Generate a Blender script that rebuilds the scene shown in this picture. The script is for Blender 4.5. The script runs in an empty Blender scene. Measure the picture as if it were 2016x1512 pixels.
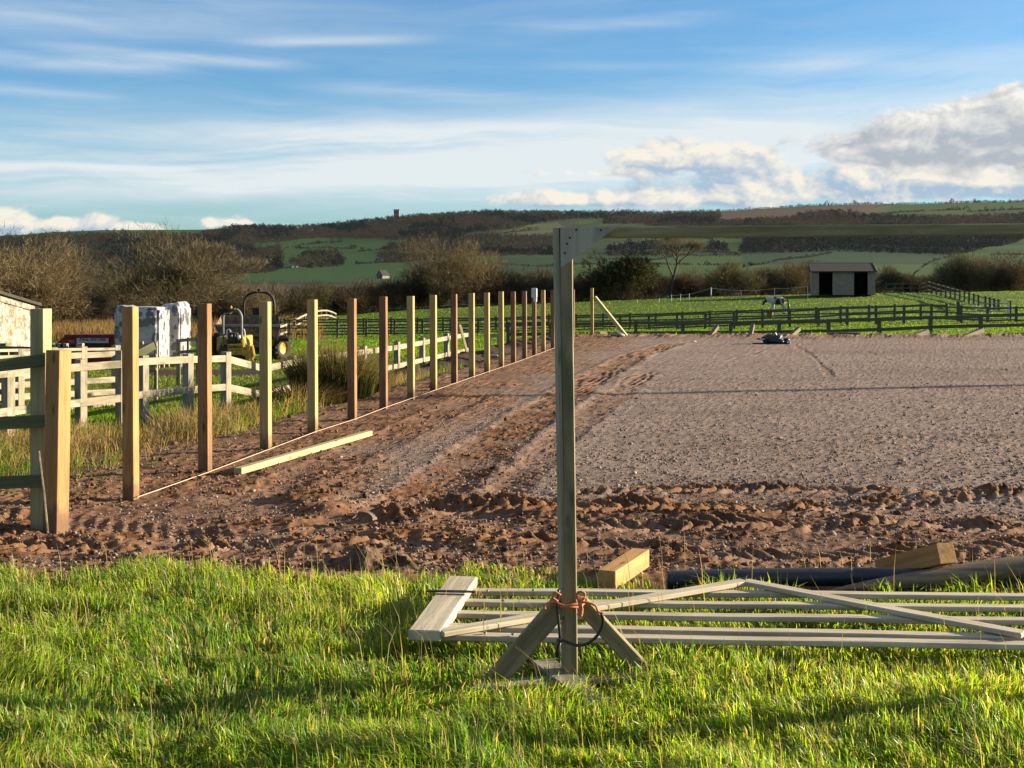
import bpy, bmesh, math, random
import numpy as np
from mathutils import Vector, Matrix, noise as mnoise

R = math.radians
scene = bpy.context.scene
COL = scene.collection
rnd = random.Random(7)
rng = np.random.default_rng(11)

# ------------------------------------------------------------------ camera, sun, sky, exposure
F, H0, CX, HY = 2400.0, 1.65, 1008.0, 557.0        # focal length in photo pixels, eye height, principal column, horizon row
cam_d = bpy.data.cameras.new('camera')
cam = bpy.data.objects.new('camera', cam_d); COL.objects.link(cam)
cam.location = (0, 0, H0); cam.rotation_euler = (R(90), 0, 0)
cam_d.sensor_width = 36; cam_d.lens = 36 * F / 2016
cam_d.shift_y = -(756 - HY) / 2016
cam_d.clip_start = 0.05; cam_d.clip_end = 30000
scene.camera = cam

SUN_PHI, SUN_EL = 12.5, 13.5                        # degrees from +X towards +Y; elevation
S = Vector((math.cos(R(SUN_PHI)) * math.cos(R(SUN_EL)), math.sin(R(SUN_PHI)) * math.cos(R(SUN_EL)), math.sin(R(SUN_EL))))
sun_d = bpy.data.lights.new('sun', 'SUN'); sun_d.energy = 5.0; sun_d.angle = R(0.55); sun_d.color = (1.0, 0.86, 0.62)
sun = bpy.data.objects.new('sun', sun_d); COL.objects.link(sun)
sun.rotation_euler = S.to_track_quat('Z', 'Y').to_euler(); sun.location = (30, 10, 20)
SKY_STRENGTH = 0.052
scene.view_settings.view_transform = 'Standard'
scene.view_settings.look = 'None'
scene.view_settings.exposure = 1.65
scene.view_settings.gamma = 1.0
scene.cycles.max_bounces = 8
scene.cycles.diffuse_bounces = 5
scene.cycles.transparent_max_bounces = 8
scene.cycles.use_denoising = True
scene.cycles.denoiser = 'OPENIMAGEDENOISE'
scene.cycles.denoising_input_passes = 'RGB_ALBEDO_NORMAL'
scene.cycles.denoising_prefilter = 'ACCURATE'


class X:
    """a node socket (or number) with arithmetic"""
    def __init__(s, nt, v): s.nt, s.v = nt, v
    def _m(s, op, *a):
        n = s.nt.nodes.new('ShaderNodeMath'); n.operation = op
        for i, q in enumerate((s,) + a):
            q = q.v if isinstance(q, X) else q
            if isinstance(q, (int, float)): n.inputs[i].default_value = q
            else: s.nt.links.new(q, n.inputs[i])
        return X(s.nt, n.outputs[0])
    def __add__(s, o): return s._m('ADD', o)
    __radd__ = __add__
    def __sub__(s, o): return s._m('SUBTRACT', o)
    def __rsub__(s, o): return X(s.nt, o)._m('SUBTRACT', s)
    def __mul__(s, o): return s._m('MULTIPLY', o)
    __rmul__ = __mul__
    def __truediv__(s, o): return s._m('DIVIDE', o)
    def __neg__(s): return s * -1.0
    def sq(s): return s * s
    def sqrt(s): return s._m('SQRT')
    def exp(s): return s._m('EXPONENT')
    def mx(s, o): return s._m('MAXIMUM', o)
    def mn(s, o): return s._m('MINIMUM', o)
    def sat(s): return s.mx(0.0).mn(1.0)
    def ss(s, a, b):
        n = s.nt.nodes.new('ShaderNodeMapRange'); n.interpolation_type = 'SMOOTHSTEP'
        s.nt.links.new(s.v, n.inputs[0]); n.inputs[1].default_value = a; n.inputs[2].default_value = b
        return X(s.nt, n.outputs[0])


def link(nt, a, b): nt.links.new(a.v if isinstance(a, X) else a, b)


def comb(nt, x, y, z=0.0):
    n = nt.nodes.new('ShaderNodeCombineXYZ')
    for i, q in enumerate((x, y, z)):
        if isinstance(q, X): link(nt, q, n.inputs[i])
        else: n.inputs[i].default_value = q
    return n.outputs[0]


def nz(nt, vec, scale, detail=4, rough=0.55, dist=0.0, kind='ShaderNodeTexNoise'):
    n = nt.nodes.new(kind)
    if vec is not None: link(nt, vec, n.inputs['Vector'])
    n.inputs['Scale'].default_value = scale; n.inputs['Detail'].default_value = detail
    n.inputs['Roughness'].default_value = rough; n.inputs['Distortion'].default_value = dist
    return X(nt, n.outputs[0])


def mixc(nt, f, a, b, mode='MIX'):
    n = nt.nodes.new('ShaderNodeMix'); n.data_type = 'RGBA'; n.blend_type = mode
    ins = [i for i in n.inputs if i.type == 'RGBA']; fi = n.inputs[0]
    if isinstance(f, X): link(nt, f, fi)
    else: fi.default_value = f
    for s_, q in zip(ins, (a, b)):
        if isinstance(q, (tuple, list)): s_.default_value = (*q[:3], 1)
        else: link(nt, q, s_)
    return [o for o in n.outputs if o.type == 'RGBA'][0]


def build_world():
    w = bpy.data.worlds.new('World'); scene.world = w; w.use_nodes = True
    nt = w.node_tree; nt.nodes.clear()
    out = nt.nodes.new('ShaderNodeOutputWorld'); bg = nt.nodes.new('ShaderNodeBackground')
    sky = nt.nodes.new('ShaderNodeTexSky'); sky.sky_type = 'NISHITA'; sky.sun_disc = False
    sky.sun_elevation = R(SUN_EL); sky.sun_rotation = R(90 - SUN_PHI)
    sky.air_density = 1.0; sky.dust_density = 0.6; sky.ozone_density = 2.0; sky.altitude = 60
    tc = nt.nodes.new('ShaderNodeTexCoord'); sp = nt.nodes.new('ShaderNodeSeparateXYZ')
    nt.links.new(tc.outputs['Generated'], sp.inputs[0])
    x, y, z = (X(nt, sp.outputs[i]) for i in range(3))
    az = x._m('ARCTAN2', y)
    el = z / (x.sq() + y.sq()).sqrt().mx(0.001)
    A = lambda px: math.atan((px - CX) / F)
    E = lambda px, py: (HY - py) / F * math.cos(A(px))

    def streak(p0, p1, wpx, k, fade=0.06):
        a0, a1 = A(p0[0]), A(p1[0]); e0, e1 = E(*p0), E(*p1); m = (e1 - e0) / (a1 - a0)
        d = (el - (az * m + (e0 - m * a0))) / (wpx / F)
        return (-(d.sq())).exp() * az.ss(a0 - fade, a0 + fade) * (1.0 - az.ss(a1 - fade, a1 + fade)) * k

    OFF = [0.0, 0.0]

    def blob(px, py, wx, wy):
        u = (az + (OFF[0] - A(px))) / (wx / F); v = (el + (OFF[1] - E(px, py))) / (wy / F)
        return (-(u.sq() + v.sq())).exp()

    # high thin cloud: long streaks
    warp = nz(nt, comb(nt, az * 3.0, el * 6.0, 3.0), 1.0, 3)
    tilt = el - az * 0.04 + (warp - 0.5) * 0.055
    fib = nz(nt, comb(nt, az * 2.2, tilt * 34.0, 1.7), 1.0, 7, 0.60, 0.5)
    fib2 = nz(nt, comb(nt, az * 5.0, (el + az * 0.07 + (warp - 0.5) * 0.04) * 60.0, 5.1), 1.0, 6, 0.62, 0.6)
    band = (streak((-400, 262), (1050, 252), 40, 0.55, .2) + streak((-300, 345), (1100, 338), 46, 0.85, .25) + streak((700, 300), (2400, 175), 66, 0.72, .2)
            + streak((900, 330), (1700, 300), 40, 0.7, .12) + streak((1500, 128), (2600, 70), 26, 0.55, .07)
            + streak((-400, 82), (290, 130), 14, 0.9, .06) + streak((100, 92), (560, 128), 11, 0.75, .05)
            + streak((-300, 10), (500, 30), 40, 0.35, .15) + streak((500, 82), (820, 76), 10, 0.35, .04) + streak((1050, 52), (1400, 34), 14, 0.45, .05)
            + streak((620, 170), (1000, 190), 14, 0.35, .05) + streak((-100, 165), (200, 190), 9, 0.3, .04) + streak((1100, 130), (1420, 130), 10, 0.25, .04))
    thin = (band * (fib * 2.5 - 0.42 + (fib2 - .5) * .7)).sat() * 1.05 + ((fib2 - 0.50) * 0.9).sat() * el.ss(0.30, 0.03) + ((fib - 0.42) * 1.2).sat() * 0.42
    veil = el.ss(0.145, 0.04) * 0.04
    # heaped cloud towards the sun and along the skyline
    def heap(dx, dy):
        a = az + dx; e = el + dy
        n1 = nz(nt, comb(nt, a * 22.0, e * 34.0, 9.3), 1.0, 9, 0.60, 0.25)
        return n1
    n0, n1 = heap(0, 0), heap(0.0055, 0.0065)
    def envs():
        env_g = blob(2000, 272, 300, 50) + blob(1740, 292, 190, 26) * 0.75 + blob(2050, 215, 130, 40) * .7 + blob(1890, 240, 70, 30) * 0.6 + blob(1160, 340, 110, 12) * .55 + blob(2300, 240, 300, 70)
        env_w = (blob(1400, 308, 200, 32) * 0.85 + blob(1290, 300, 110, 30) * .5 + blob(1640, 350, 270, 32) * 0.78 + blob(1500, 385, 340, 24) * 0.88 + blob(1830, 352, 40, 26) * .5 + blob(1920, 335, 220, 24) * .75
                 + blob(1950, 362, 230, 16) * 0.95 + blob(1180, 395, 280, 16) * .62 + blob(2300, 350, 300, 40)
                 + blob(5, 436, 40, 24) * .95 + blob(140, 442, 66, 18) * .95 + blob(412, 438, 22, 13) * .85 + blob(465, 438, 30, 12) * .75 + blob(280, 448, 50, 9) * .7 + blob(575, 442, 60, 6) * .6
                 + blob(-250, 430, 200, 40) + blob(900, 425, 120, 6) * .35)
        return env_g, env_w
    env_g, env_w = envs(); OFF[:] = [.004, .0095]; env_g1, env_w1 = envs(); OFF[:] = [0.0, 0.0]
    den_g = env_g * 0.85 + (n0 - 0.5) * 1.75
    den_w = env_w * 0.82 + (n0 - 0.5) * 1.85
    al_g = den_g.ss(0.20, 0.50) * env_g.ss(0.04, 0.22); al_w = den_w.ss(0.24, 0.60) * env_w.ss(0.04, 0.22)
    dg1 = env_g1 * 0.85 + (n1 - 0.5) * 1.5; dw1 = env_w1 * 0.82 + (n1 - 0.5) * 1.6
    lit_g = (0.10 + (env_g - env_g1).mx(-0.10) * 0.8 + (n0 - n1) * 3.2 + (0.44 - dg1).sat() * 1.0).sat()
    lit_w = (0.30 + (env_w - env_w1).mx(-0.14) * 0.8 + (n0 - n1) * 4.6 + (0.44 - dw1).sat() * 0.7).sat()
    skyc = mixc(nt, 1.0, sky.outputs[0], (0.54, .87, 1.15), 'MULTIPLY')
    k = 0.462 / SKY_STRENGTH
    c = lambda r, g, b: (r * k, g * k, b * k)
    col = mixc(nt, (thin + veil).sat() * 0.92, skyc, c(0.56, 0.60, 0.61))
    col = mixc(nt, al_w * 0.95, col, mixc(nt, lit_w, c(0.27, 0.355, 0.46), c(0.66, 0.615, 0.53)))
    col = mixc(nt, al_g * 0.97, col, mixc(nt, lit_g, c(0.30, 0.33, 0.37), c(0.66, 0.64, 0.59)))
    col = mixc(nt, el.ss(0.27, 0.62) * 0.72, col, c(0.235, 0.25, 0.268))        # unseen grey-white sheet overhead, added as neutral fill light
    nt.links.new(col, bg.inputs['Color']); bg.inputs['Strength'].default_value = SKY_STRENGTH
    nt.links.new(bg.outputs[0], out.inputs[0])


build_world()

# ------------------------------------------------------------------ small helpers
def P(px, py, Y): return Vector(((px - CX) / F * Y, Y, H0 - (py - HY) / F * Y))
def gY(py, z=0.0): return (H0 - z) * F / (py - HY)
def G(px, py, z=0.0): return P(px, py, gY(py, z))
def lerp(a, b, t): return a + (b - a) * t
def sstep(a, b, x):
    t = np.clip((x - a) / (b - a), 0, 1); return t * t * (3 - 2 * t)


_LAT = np.random.default_rng(5).random((512, 512))
def vn(x, y, seed=0):
    x = np.asarray(x, float) + seed * 37.13; y = np.asarray(y, float) + seed * 17.71
    xi = np.floor(x).astype(int); yi = np.floor(y).astype(int); fx = x - xi; fy = y - yi
    fx = fx * fx * (3 - 2 * fx); fy = fy * fy * (3 - 2 * fy)
    g = lambda i, j: _LAT[(xi + i) % 512, (yi + j) % 512]
    return (g(0, 0) * (1 - fx) + g(1, 0) * fx) * (1 - fy) + (g(0, 1) * (1 - fx) + g(1, 1) * fx) * fy
def fbm(x, y, seed=0, oct=4):
    s = 0; a = .5; t = 0
    for i in range(oct):
        s = s + a * vn(x * 2 ** i, y * 2 ** i, seed + i); t += a; a *= .5
    return s / t


def tag(o, label=None, cat=None, group=None, kind=None):
    if label: o['label'] = label
    if cat: o['category'] = cat
    if group: o['group'] = group
    if kind: o['kind'] = kind
    return o


def root(name, label, cat, loc=(0, 0, 0), group=None, rz=0.0):
    o = bpy.data.objects.new(name, None); COL.objects.link(o); o.location = loc; o.rotation_euler = (0, 0, rz)
    o.empty_display_size = 0.1
    return tag(o, label, cat, group)


def place(o, parent, M=None):
    """link o; M is its world matrix (parent assumed placed by location and z rotation only)"""
    if o.name not in COL.objects: COL.objects.link(o)
    if parent is not None:
        o.parent = parent; q = parent; W = Matrix.Identity(4)
        while q is not None: W = q.matrix_basis @ W; q = q.parent
        o.matrix_basis = W.inverted() @ (M if M is not None else Matrix.Identity(4))
    elif M is not None: o.matrix_basis = M
    return o


def np_mesh(name, V, Fc, mat, parent=None, col=None, smooth=False, M=None):
    me = bpy.data.meshes.new(name); V = np.ascontiguousarray(V, np.float32); Fc = np.ascontiguousarray(Fc, np.int32)
    n, k = Fc.shape
    me.vertices.add(len(V)); me.vertices.foreach_set('co', V.ravel())
    me.loops.add(n * k); me.loops.foreach_set('vertex_index', Fc.ravel())
    me.polygons.add(n); me.polygons.foreach_set('loop_start', np.arange(0, n * k, k, dtype=np.int32))
    if smooth: me.polygons.foreach_set('use_smooth', np.ones(n, bool))
    me.update(calc_edges=True)
    if col is not None:
        a = me.color_attributes.new('Col', 'FLOAT_COLOR', 'POINT')
        c = np.ones((len(V), 4), np.float32); c[:, :3] = col; a.data.foreach_set('color', c.ravel())
    if mat: me.materials.append(mat)
    o = bpy.data.objects.new(name, me)
    return place(o, parent, M)


class MB:
    def __init__(s): s.v, s.f = [], []
    def add(s, V, Fs):
        b = len(s.v); s.v += [tuple(q) for q in V]; s.f += [tuple(i + b for i in f) for f in Fs]
    def box(s, c, d, M=None):
        cx, cy, cz = c; a, b, e = d[0] / 2, d[1] / 2, d[2] / 2
        V = [Vector((cx + i * a, cy + j * b, cz + k * e)) for i in (-1, 1) for j in (-1, 1) for k in (-1, 1)]
        if M is not None: V = [M @ q for q in V]
        s.add(V, [(0, 1, 3, 2), (4, 6, 7, 5), (0, 4, 5, 1), (2, 3, 7, 6), (0, 2, 6, 4), (1, 5, 7, 3)])
    def tube(s, pts, r, n=8, caps=True):
        pts = [Vector(p) for p in pts]; rs = r if isinstance(r, (list, tuple)) else [r] * len(pts)
        up = Vector((0, 0, 1)); V = []
        for i, p in enumerate(pts):
            d = (pts[min(i + 1, len(pts) - 1)] - pts[max(i - 1, 0)]).normalized()
            if abs(d.dot(up)) > .95: up = Vector((1, 0, 0))
            a = d.cross(up).normalized(); b = d.cross(a).normalized(); up = a.cross(d).normalized() if False else up
            V += [p + (a * math.cos(2 * math.pi * k / n) + b * math.sin(2 * math.pi * k / n)) * rs[i] for k in range(n)]
        Fs = [(i * n + k, i * n + (k + 1) % n, (i + 1) * n + (k + 1) % n, (i + 1) * n + k) for i in range(len(pts) - 1) for k in range(n)]
        if caps: Fs += [tuple(range(n))[::-1], tuple(range((len(pts) - 1) * n, len(pts) * n))]
        s.add(V, Fs)
    def prism(s, poly, t, M):
        """poly in local xy, thickness t along z, moved by M"""
        n = len(poly)
        V = [M @ Vector((x, y, -t / 2)) for x, y in poly] + [M @ Vector((x, y, t / 2)) for x, y in poly]
        s.add(V, [tuple(range(n))[::-1], tuple(range(n, 2 * n))] + [(i, (i + 1) % n, n + (i + 1) % n, n + i) for i in range(n)])
    def make(s, name, mat, parent=None, smooth=False, bevel=0.0, M=None, segs=1):
        me = bpy.data.meshes.new(name); me.from_pydata(s.v, [], s.f)
        bm = bmesh.new(); bm.from_mesh(me); bmesh.ops.recalc_face_normals(bm, faces=bm.faces)
        if bevel: bmesh.ops.bevel(bm, geom=bm.edges[:], offset=bevel, segments=segs, affect='EDGES', clamp_overlap=True)
        bm.to_mesh(me); bm.free()
        if smooth:
            for p in me.polygons: p.use_smooth = True
        if mat: me.materials.append(mat)
        o = bpy.data.objects.new(name, me)
        return place(o, parent, M)


def curve_pts(pts, n=6):
    """Catmull-Rom through pts"""
    p = [Vector(q) for q in pts]; p = [p[0] * 2 - p[1]] + p + [p[-1] * 2 - p[-2]]; out = []
    for i in range(1, len(p) - 2):
        for k in range(n):
            t = k / n; a, b, c, d = p[i - 1], p[i], p[i + 1], p[i + 2]
            out.append(.5 * ((2 * b) + (c - a) * t + (2 * a - 5 * b + 4 * c - d) * t * t + (3 * b - a - 3 * c + d) * t ** 3))
    out.append(p[-2]); return out


def beam_matrix(p0, p1, roll=0.0, up=(0, 0, 1)):
    p0, p1 = Vector(p0), Vector(p1); x = (p1 - p0).normalized(); up = Vector(up)
    if abs(x.dot(up)) > .97: up = Vector((0, 1, 0))
    y = up.cross(x).normalized(); z = x.cross(y)
    M = Matrix(((x.x, y.x, z.x, p0.x), (x.y, y.y, z.y, p0.y), (x.z, y.z, z.z, p0.z), (0, 0, 0, 1)))
    return M @ Matrix.Rotation(roll, 4, 'X'), (p1 - p0).length


def beam(name, p0, p1, w, h, mat, parent=None, roll=0.0, bevel=0.004, warp=0.0, up=(0, 0, 1)):
    """timber of width w (local y) and height h (local z), its grain along local x"""
    M, L = beam_matrix(p0, p1, roll, up)
    me = bpy.data.meshes.new(name); bm = bmesh.new()
    seg = max(1, int(L / .25)) if warp else 1
    rings = []
    for i in range(seg + 1):
        t = i / seg; wy = (mnoise.noise((p0[0] * 3 + t * L * 1.3, p0[1], 1)) * warp) if warp else 0; wz = (mnoise.noise((p0[0] * 3 + t * L * 1.3, p0[1], 7)) * warp) if warp else 0
        rings.append([bm.verts.new((L * t, wy + a * w / 2, wz + b * h / 2)) for a, b in ((-1, -1), (1, -1), (1, 1), (-1, 1))])
    for a, b in zip(rings[:-1], rings[1:]):
        for k in range(4): bm.faces.new((a[k], a[(k + 1) % 4], b[(k + 1) % 4], b[k]))
    bm.faces.new(rings[0][::-1]); bm.faces.new(rings[-1])
    bmesh.ops.recalc_face_normals(bm, faces=bm.faces)
    if bevel:
        ed = [e for e in bm.edges if len(e.link_faces) == 2 and e.calc_face_angle(0) > .6]
        bmesh.ops.bevel(bm, geom=ed, offset=bevel, segments=1, affect='EDGES', clamp_overlap=True)
    bm.to_mesh(me); bm.free(); me.materials.append(mat)
    o = bpy.data.objects.new(name, me)
    return place(o, parent, M)


# ------------------------------------------------------------------ materials
def mat_new(name):
    m = bpy.data.materials.new(name); m.use_nodes = True; nt = m.node_tree; nt.nodes.clear()
    out = nt.nodes.new('ShaderNodeOutputMaterial'); b = nt.nodes.new('ShaderNodeBsdfPrincipled')
    nt.links.new(b.outputs[0], out.inputs[0]); b.inputs['Specular IOR Level'].default_value = .3
    return m, nt, b, out


def ocoord(nt, scale=(1, 1, 1), rand=True):
    tc = nt.nodes.new('ShaderNodeTexCoord'); mp = nt.nodes.new('ShaderNodeVectorMath'); mp.operation = 'MULTIPLY'
    nt.links.new(tc.outputs['Object'], mp.inputs[0]); mp.inputs[1].default_value = scale
    if not rand: return mp.outputs[0]
    oi = nt.nodes.new('ShaderNodeObjectInfo'); ad = nt.nodes.new('ShaderNodeVectorMath'); ad.operation = 'ADD'
    nt.links.new(mp.outputs[0], ad.inputs[0]); ml = X(nt, oi.outputs['Random']) * 57.0
    nt.links.new(comb(nt, ml, ml * 1.7, ml * .6), ad.inputs[1]); return ad.outputs[0]


def bump(nt, b, h, dist, strength=.6):
    n = nt.nodes.new('ShaderNodeBump'); link(nt, h, n.inputs['Height']); n.inputs['Distance'].default_value = dist; n.inputs['Strength'].default_value = strength
    nt.links.new(n.outputs[0], b.inputs['Normal'])


ALB = .75
def dim(c, k=None): return tuple(q * (ALB if k is None else k) for q in c)


def wood(name, c1, c2, stain=None, st_amt=.5, axis='x', fine=26, knots=True, rough=.75, muddy=False):
    m, nt, b, out = mat_new(name); c1, c2 = dim(c1), dim(c2); stain = dim(stain) if stain else None
    sc = {'x': (1.2, fine, fine), 'z': (fine, fine, 1.2)}[axis]
    g = nz(nt, ocoord(nt, sc), 1.0, 5, .6, 1.2)
    g2 = nz(nt, ocoord(nt, tuple(s * 3.3 for s in sc)), 1.0, 3, .6, .3)
    c = mixc(nt, ((g * .75 + g2 * .35) - .05).ss(.33, .67), c1, c2)
    big = nz(nt, ocoord(nt, (2.2, 6, 6) if axis == 'x' else (6, 6, 2.2)), 1.0, 4, .6)
    if stain: c = mixc(nt, big.ss(.45, .68) * st_amt, c, stain)
    if knots:
        v = nt.nodes.new('ShaderNodeTexVoronoi'); v.inputs['Scale'].default_value = 1.0
        nt.links.new(ocoord(nt, (3.0, 9, 9) if axis == 'x' else (9, 9, 3.0)), v.inputs['Vector'])
        kn = 1.0 - X(nt, v.outputs['Distance']).ss(.05, .20)
        c = mixc(nt, kn * .8, c, tuple(q * .22 for q in c1))
    if muddy:      # splashed earth on the foot of a post
        tc = nt.nodes.new('ShaderNodeTexCoord'); sp = nt.nodes.new('ShaderNodeSeparateXYZ'); nt.links.new(tc.outputs['Object'], sp.inputs[0])
        sx = X(nt, sp.outputs[0]) + (nz(nt, ocoord(nt, (9, 14, 14)), 1.0, 4, .7) - .5) * .45
        c = mixc(nt, (1.0 - sx.ss(.36, .58)) * .85, c, dim((.15, .075, .042)))
    nt.links.new(c, b.inputs['Base Color']); b.inputs['Roughness'].default_value = rough
    bump(nt, b, g * .7 + g2 * .3, .004, .5)
    return m


def plain(name, c, rough=.6, var=.25, scale=8.0, metal=0.0, spec=.3, bmp=0.0, c2=None):
    m, nt, b, out = mat_new(name)
    n = nz(nt, ocoord(nt), scale, 5, .62); c = dim(c); c2 = dim(c2) if c2 else None
    nt.links.new(mixc(nt, n.ss(.3, .7), tuple(q * (1 - var) for q in c), c2 or tuple(min(1, q * (1 + var)) for q in c)), b.inputs['Base Color'])
    b.inputs['Roughness'].default_value = rough; b.inputs['Metallic'].default_value = metal; b.inputs['Specular IOR Level'].default_value = spec
    if bmp: bump(nt, b, n, bmp)
    return m


def leafy(name, transl=.45, rough=.55, spec=.25, alb=1.0):
    """thin vegetation, colour from the blades' own attribute"""
    m, nt, b, out = mat_new(name)
    at = nt.nodes.new('ShaderNodeAttribute'); at.attribute_name = 'Col'; cs = mixc(nt, 1.0, at.outputs['Color'], (alb, alb, alb), 'MULTIPLY')
    nt.links.new(cs, b.inputs['Base Color']); b.inputs['Roughness'].default_value = rough; b.inputs['Specular IOR Level'].default_value = spec
    tr = nt.nodes.new('ShaderNodeBsdfTranslucent'); nt.links.new(mixc(nt, 1.0, cs, (2.1, 1.9, .85), 'MULTIPLY'), tr.inputs['Color'])
    mx = nt.nodes.new('ShaderNodeMixShader'); mx.inputs[0].default_value = transl
    nt.links.new(b.outputs[0], mx.inputs[1]); nt.links.new(tr.outputs[0], mx.inputs[2]); nt.links.new(mx.outputs[0], out.inputs[0])
    return m


M_ = {}
M_['new_pale'] = wood('wood_new_pale', (.44, .275, .10), (.60, .41, .17), (.40, .30, .12), .6, 'x', muddy=True)
M_['new_orange'] = wood('wood_new_orange', (.36, .185, .065), (.52, .30, .11), (.24, .12, .045), .5, 'x', muddy=True)
M_['new_brown'] = wood('wood_new_brown', (.26, .12, .05), (.42, .22, .09), (.16, .075, .03), .6, 'x', muddy=True)
M_['new_red'] = wood('wood_new_red', (.21, .100, .048), (.36, .185, .09), (.12, .055, .03), .5, 'x', muddy=True)
M_['old_pale'] = wood('wood_old_pale', (.40, .31, .15), (.56, .46, .24), (.30, .26, .11), .6, 'x', knots=False)
M_['green_rail'] = wood('wood_green_rail', (.10, .105, .05), (.17, .165, .085), (.07, .085, .035), .6, 'x', knots=False)
M_['grey_wood'] = wood('wood_grey', (.25, .205, .155), (.40, .345, .265), (.19, .17, .12), .6, 'x')
M_['ply'] = wood('wood_ply', (.38, .31, .24), (.56, .475, .39), (.26, .20, .145), .7, 'z', 12)
M_['post_green'] = wood('wood_goal_post', (.225, .165, .088), (.36, .275, .165), (.125, .108, .050), .75, 'x')
M_['post_side'] = wood('wood_goal_side', (.30, .245, .165), (.44, .37, .255), (.20, .16, .075), .5, 'x')
M_['bar_green'] = wood('wood_crossbar', (.27, .205, .10), (.45, .36, .20), (.155, .135, .055), .6, 'x')
M_['gate'] = wood('wood_gate', (.48, .40, .29), (.74, .64, .48), (.36, .28, .18), .5, 'x', knots=False)
M_['plank'] = wood('wood_plank', (.42, .345, .16), (.58, .49, .26), (.34, .30, .13), .5, 'x')
M_['cream_rail'] = wood('wood_cream_rail', (.29, .24, .16), (.46, .39, .275), (.13, .11, .07), .8, 'x', 14, False)
M_['cream_post'] = wood('wood_cream_post', (.26, .22, .15), (.41, .35, .25), (.12, .10, .065), .8, 'x', 14, False)
M_['far_rail'] = wood('wood_far_rail', (.085, .085, .04), (.15, .14, .075), None, .5, 'x', 14, False)
M_['offcut'] = wood('wood_offcut', (.42, .215, .07), (.58, .33, .125), None, .4, 'x')
M_['offcut_dark'] = wood('wood_offcut_dark', (.34, .16, .052), (.50, .27, .095), None, .4, 'x')
M_['bark'] = wood('wood_bark_pole', (.13, .092, .06), (.30, .225, .155), (.075, .055, .04), .6, 'x', 18)
M_['trunk'] = plain('bark_trunk', (.085, .072, .045), .9, .4, 6)
M_['leaf'] = leafy('grass_blades', .55, .4, .45, .94)
M_['dry'] = leafy('dry_blades', .35, .7, .15, .84)
M_['short'] = leafy('pasture_blades', .5, .8, .05, .84)
M_['twig'] = leafy('twigs', .12, .85, .1, .82)
M_['black'] = plain('black_plastic', (.018, .02, .026), .38, .3, 20, 0, .5)
M_['pipe'] = plain('pipe_plastic', (.026, .031, .044), .42, .25, 30, 0, .5)
M_['orange_rope'] = plain('orange_rope', (.62, .20, .075), .6, .3, 160)
M_['steel'] = plain('steel', (.35, .36, .37), .45, .2, 20, .9)
M_['rust'] = plain('dark_iron', (.06, .045, .038), .6, .4, 30, .6)
M_['white_plastic'] = plain('white_plastic', (.66, .67, .68), .5, .1, 10)
M_['membrane'] = plain('muddy_membrane', (.075, .045, .030), .85, .5, 14, 0, .12, .01, (.20, .125, .075))
M_['yellow'] = plain('yellow_paint', (.52, .33, .035), .5, .35, 9, 0, .4, 0, (.62, .40, .05))
M_['dull_yellow'] = plain('dull_yellow_paint', (.40, .30, .06), .6, .3, 9)
M_['machine_brown'] = plain('muddy_steel', (.21, .14, .088), .75, .45, 6, 0, .2)
M_['machine_grey'] = plain('grey_paint', (.26, .25, .235), .55, .25, 6)
M_['machine_black'] = plain('machine_black', (.022, .02, .018), .55, .4, 8)
M_['tyre'] = plain('tyre_rubber', (.05, .036, .026), .85, .4, 12)
M_['amber'] = plain('amber_lens', (.75, .36, .03), .25, .1, 10)
M_['red_paint'] = plain('dull_red_paint', (.30, .036, .034), .55, .35, 5)
M_['sign_white'] = plain('sign_white', (.62, .58, .60), .55, .06, 10)
M_['sign_red'] = plain('sign_red_ink', (.22, .03, .045), .6, .1, 10)
M_['letter_white'] = plain('white_letter_paint', (.5, .45, .42), .6, .1, 10)
M_['letter_black'] = plain('black_letter_paint', (.02, .018, .015), .6, .1, 10)
M_['string'] = plain('string_line', (.62, .47, .33), .7, .1, 40)
M_['felt'] = plain('roof_felt', (.062, .058, .046), .9, .25, 9, 0, .15)
M_['roof_edge'] = plain('pale_roof_edge', (.42, .45, .45), .6, .15, 5)
M_['dark_inside'] = plain('dark_boards', (.012, .010, .009), .9, .3, 5)
M_['tape'] = plain('white_fence_tape', (.72, .72, .70), .6, .06, 9)
M_['stone'] = plain('tower_stone', (.28, .22, .20), .9, .3, .25)
M_['house_wall'] = plain('house_render', (.20, .18, .16), .8, .15, .5)
M_['slate'] = plain('slate_roof', (.030, .027, .027), .8, .2, .8)
M_['galv'] = plain('galvanised_steel', (.30, .33, .35), .5, .2, 6, .5)


def lap_mat(name, c, patch, amt, board):
    m, nt, b, out = mat_new(name)
    co = ocoord(nt, (1, 1, 1), False)
    n = nz(nt, co, 3.2, 6, .65); n2 = nz(nt, co, 11.0, 4, .6)
    f = (n * .6 + n2 * .5).ss(.46, .62) * amt; c, patch = dim(c), dim(patch)
    nt.links.new(mixc(nt, f, c, patch), b.inputs['Base Color']); b.inputs['Roughness'].default_value = .8
    return m
M_['peeling'] = lap_mat('peeling_white_and_sunlit_boards', (.47, .43, .35), (.17, .125, .08), .95, .15)
M_['shelter_boards'] = lap_mat('shelter_boards', (.40, .31, .235), (.26, .195, .15), .7, .15)


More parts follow.
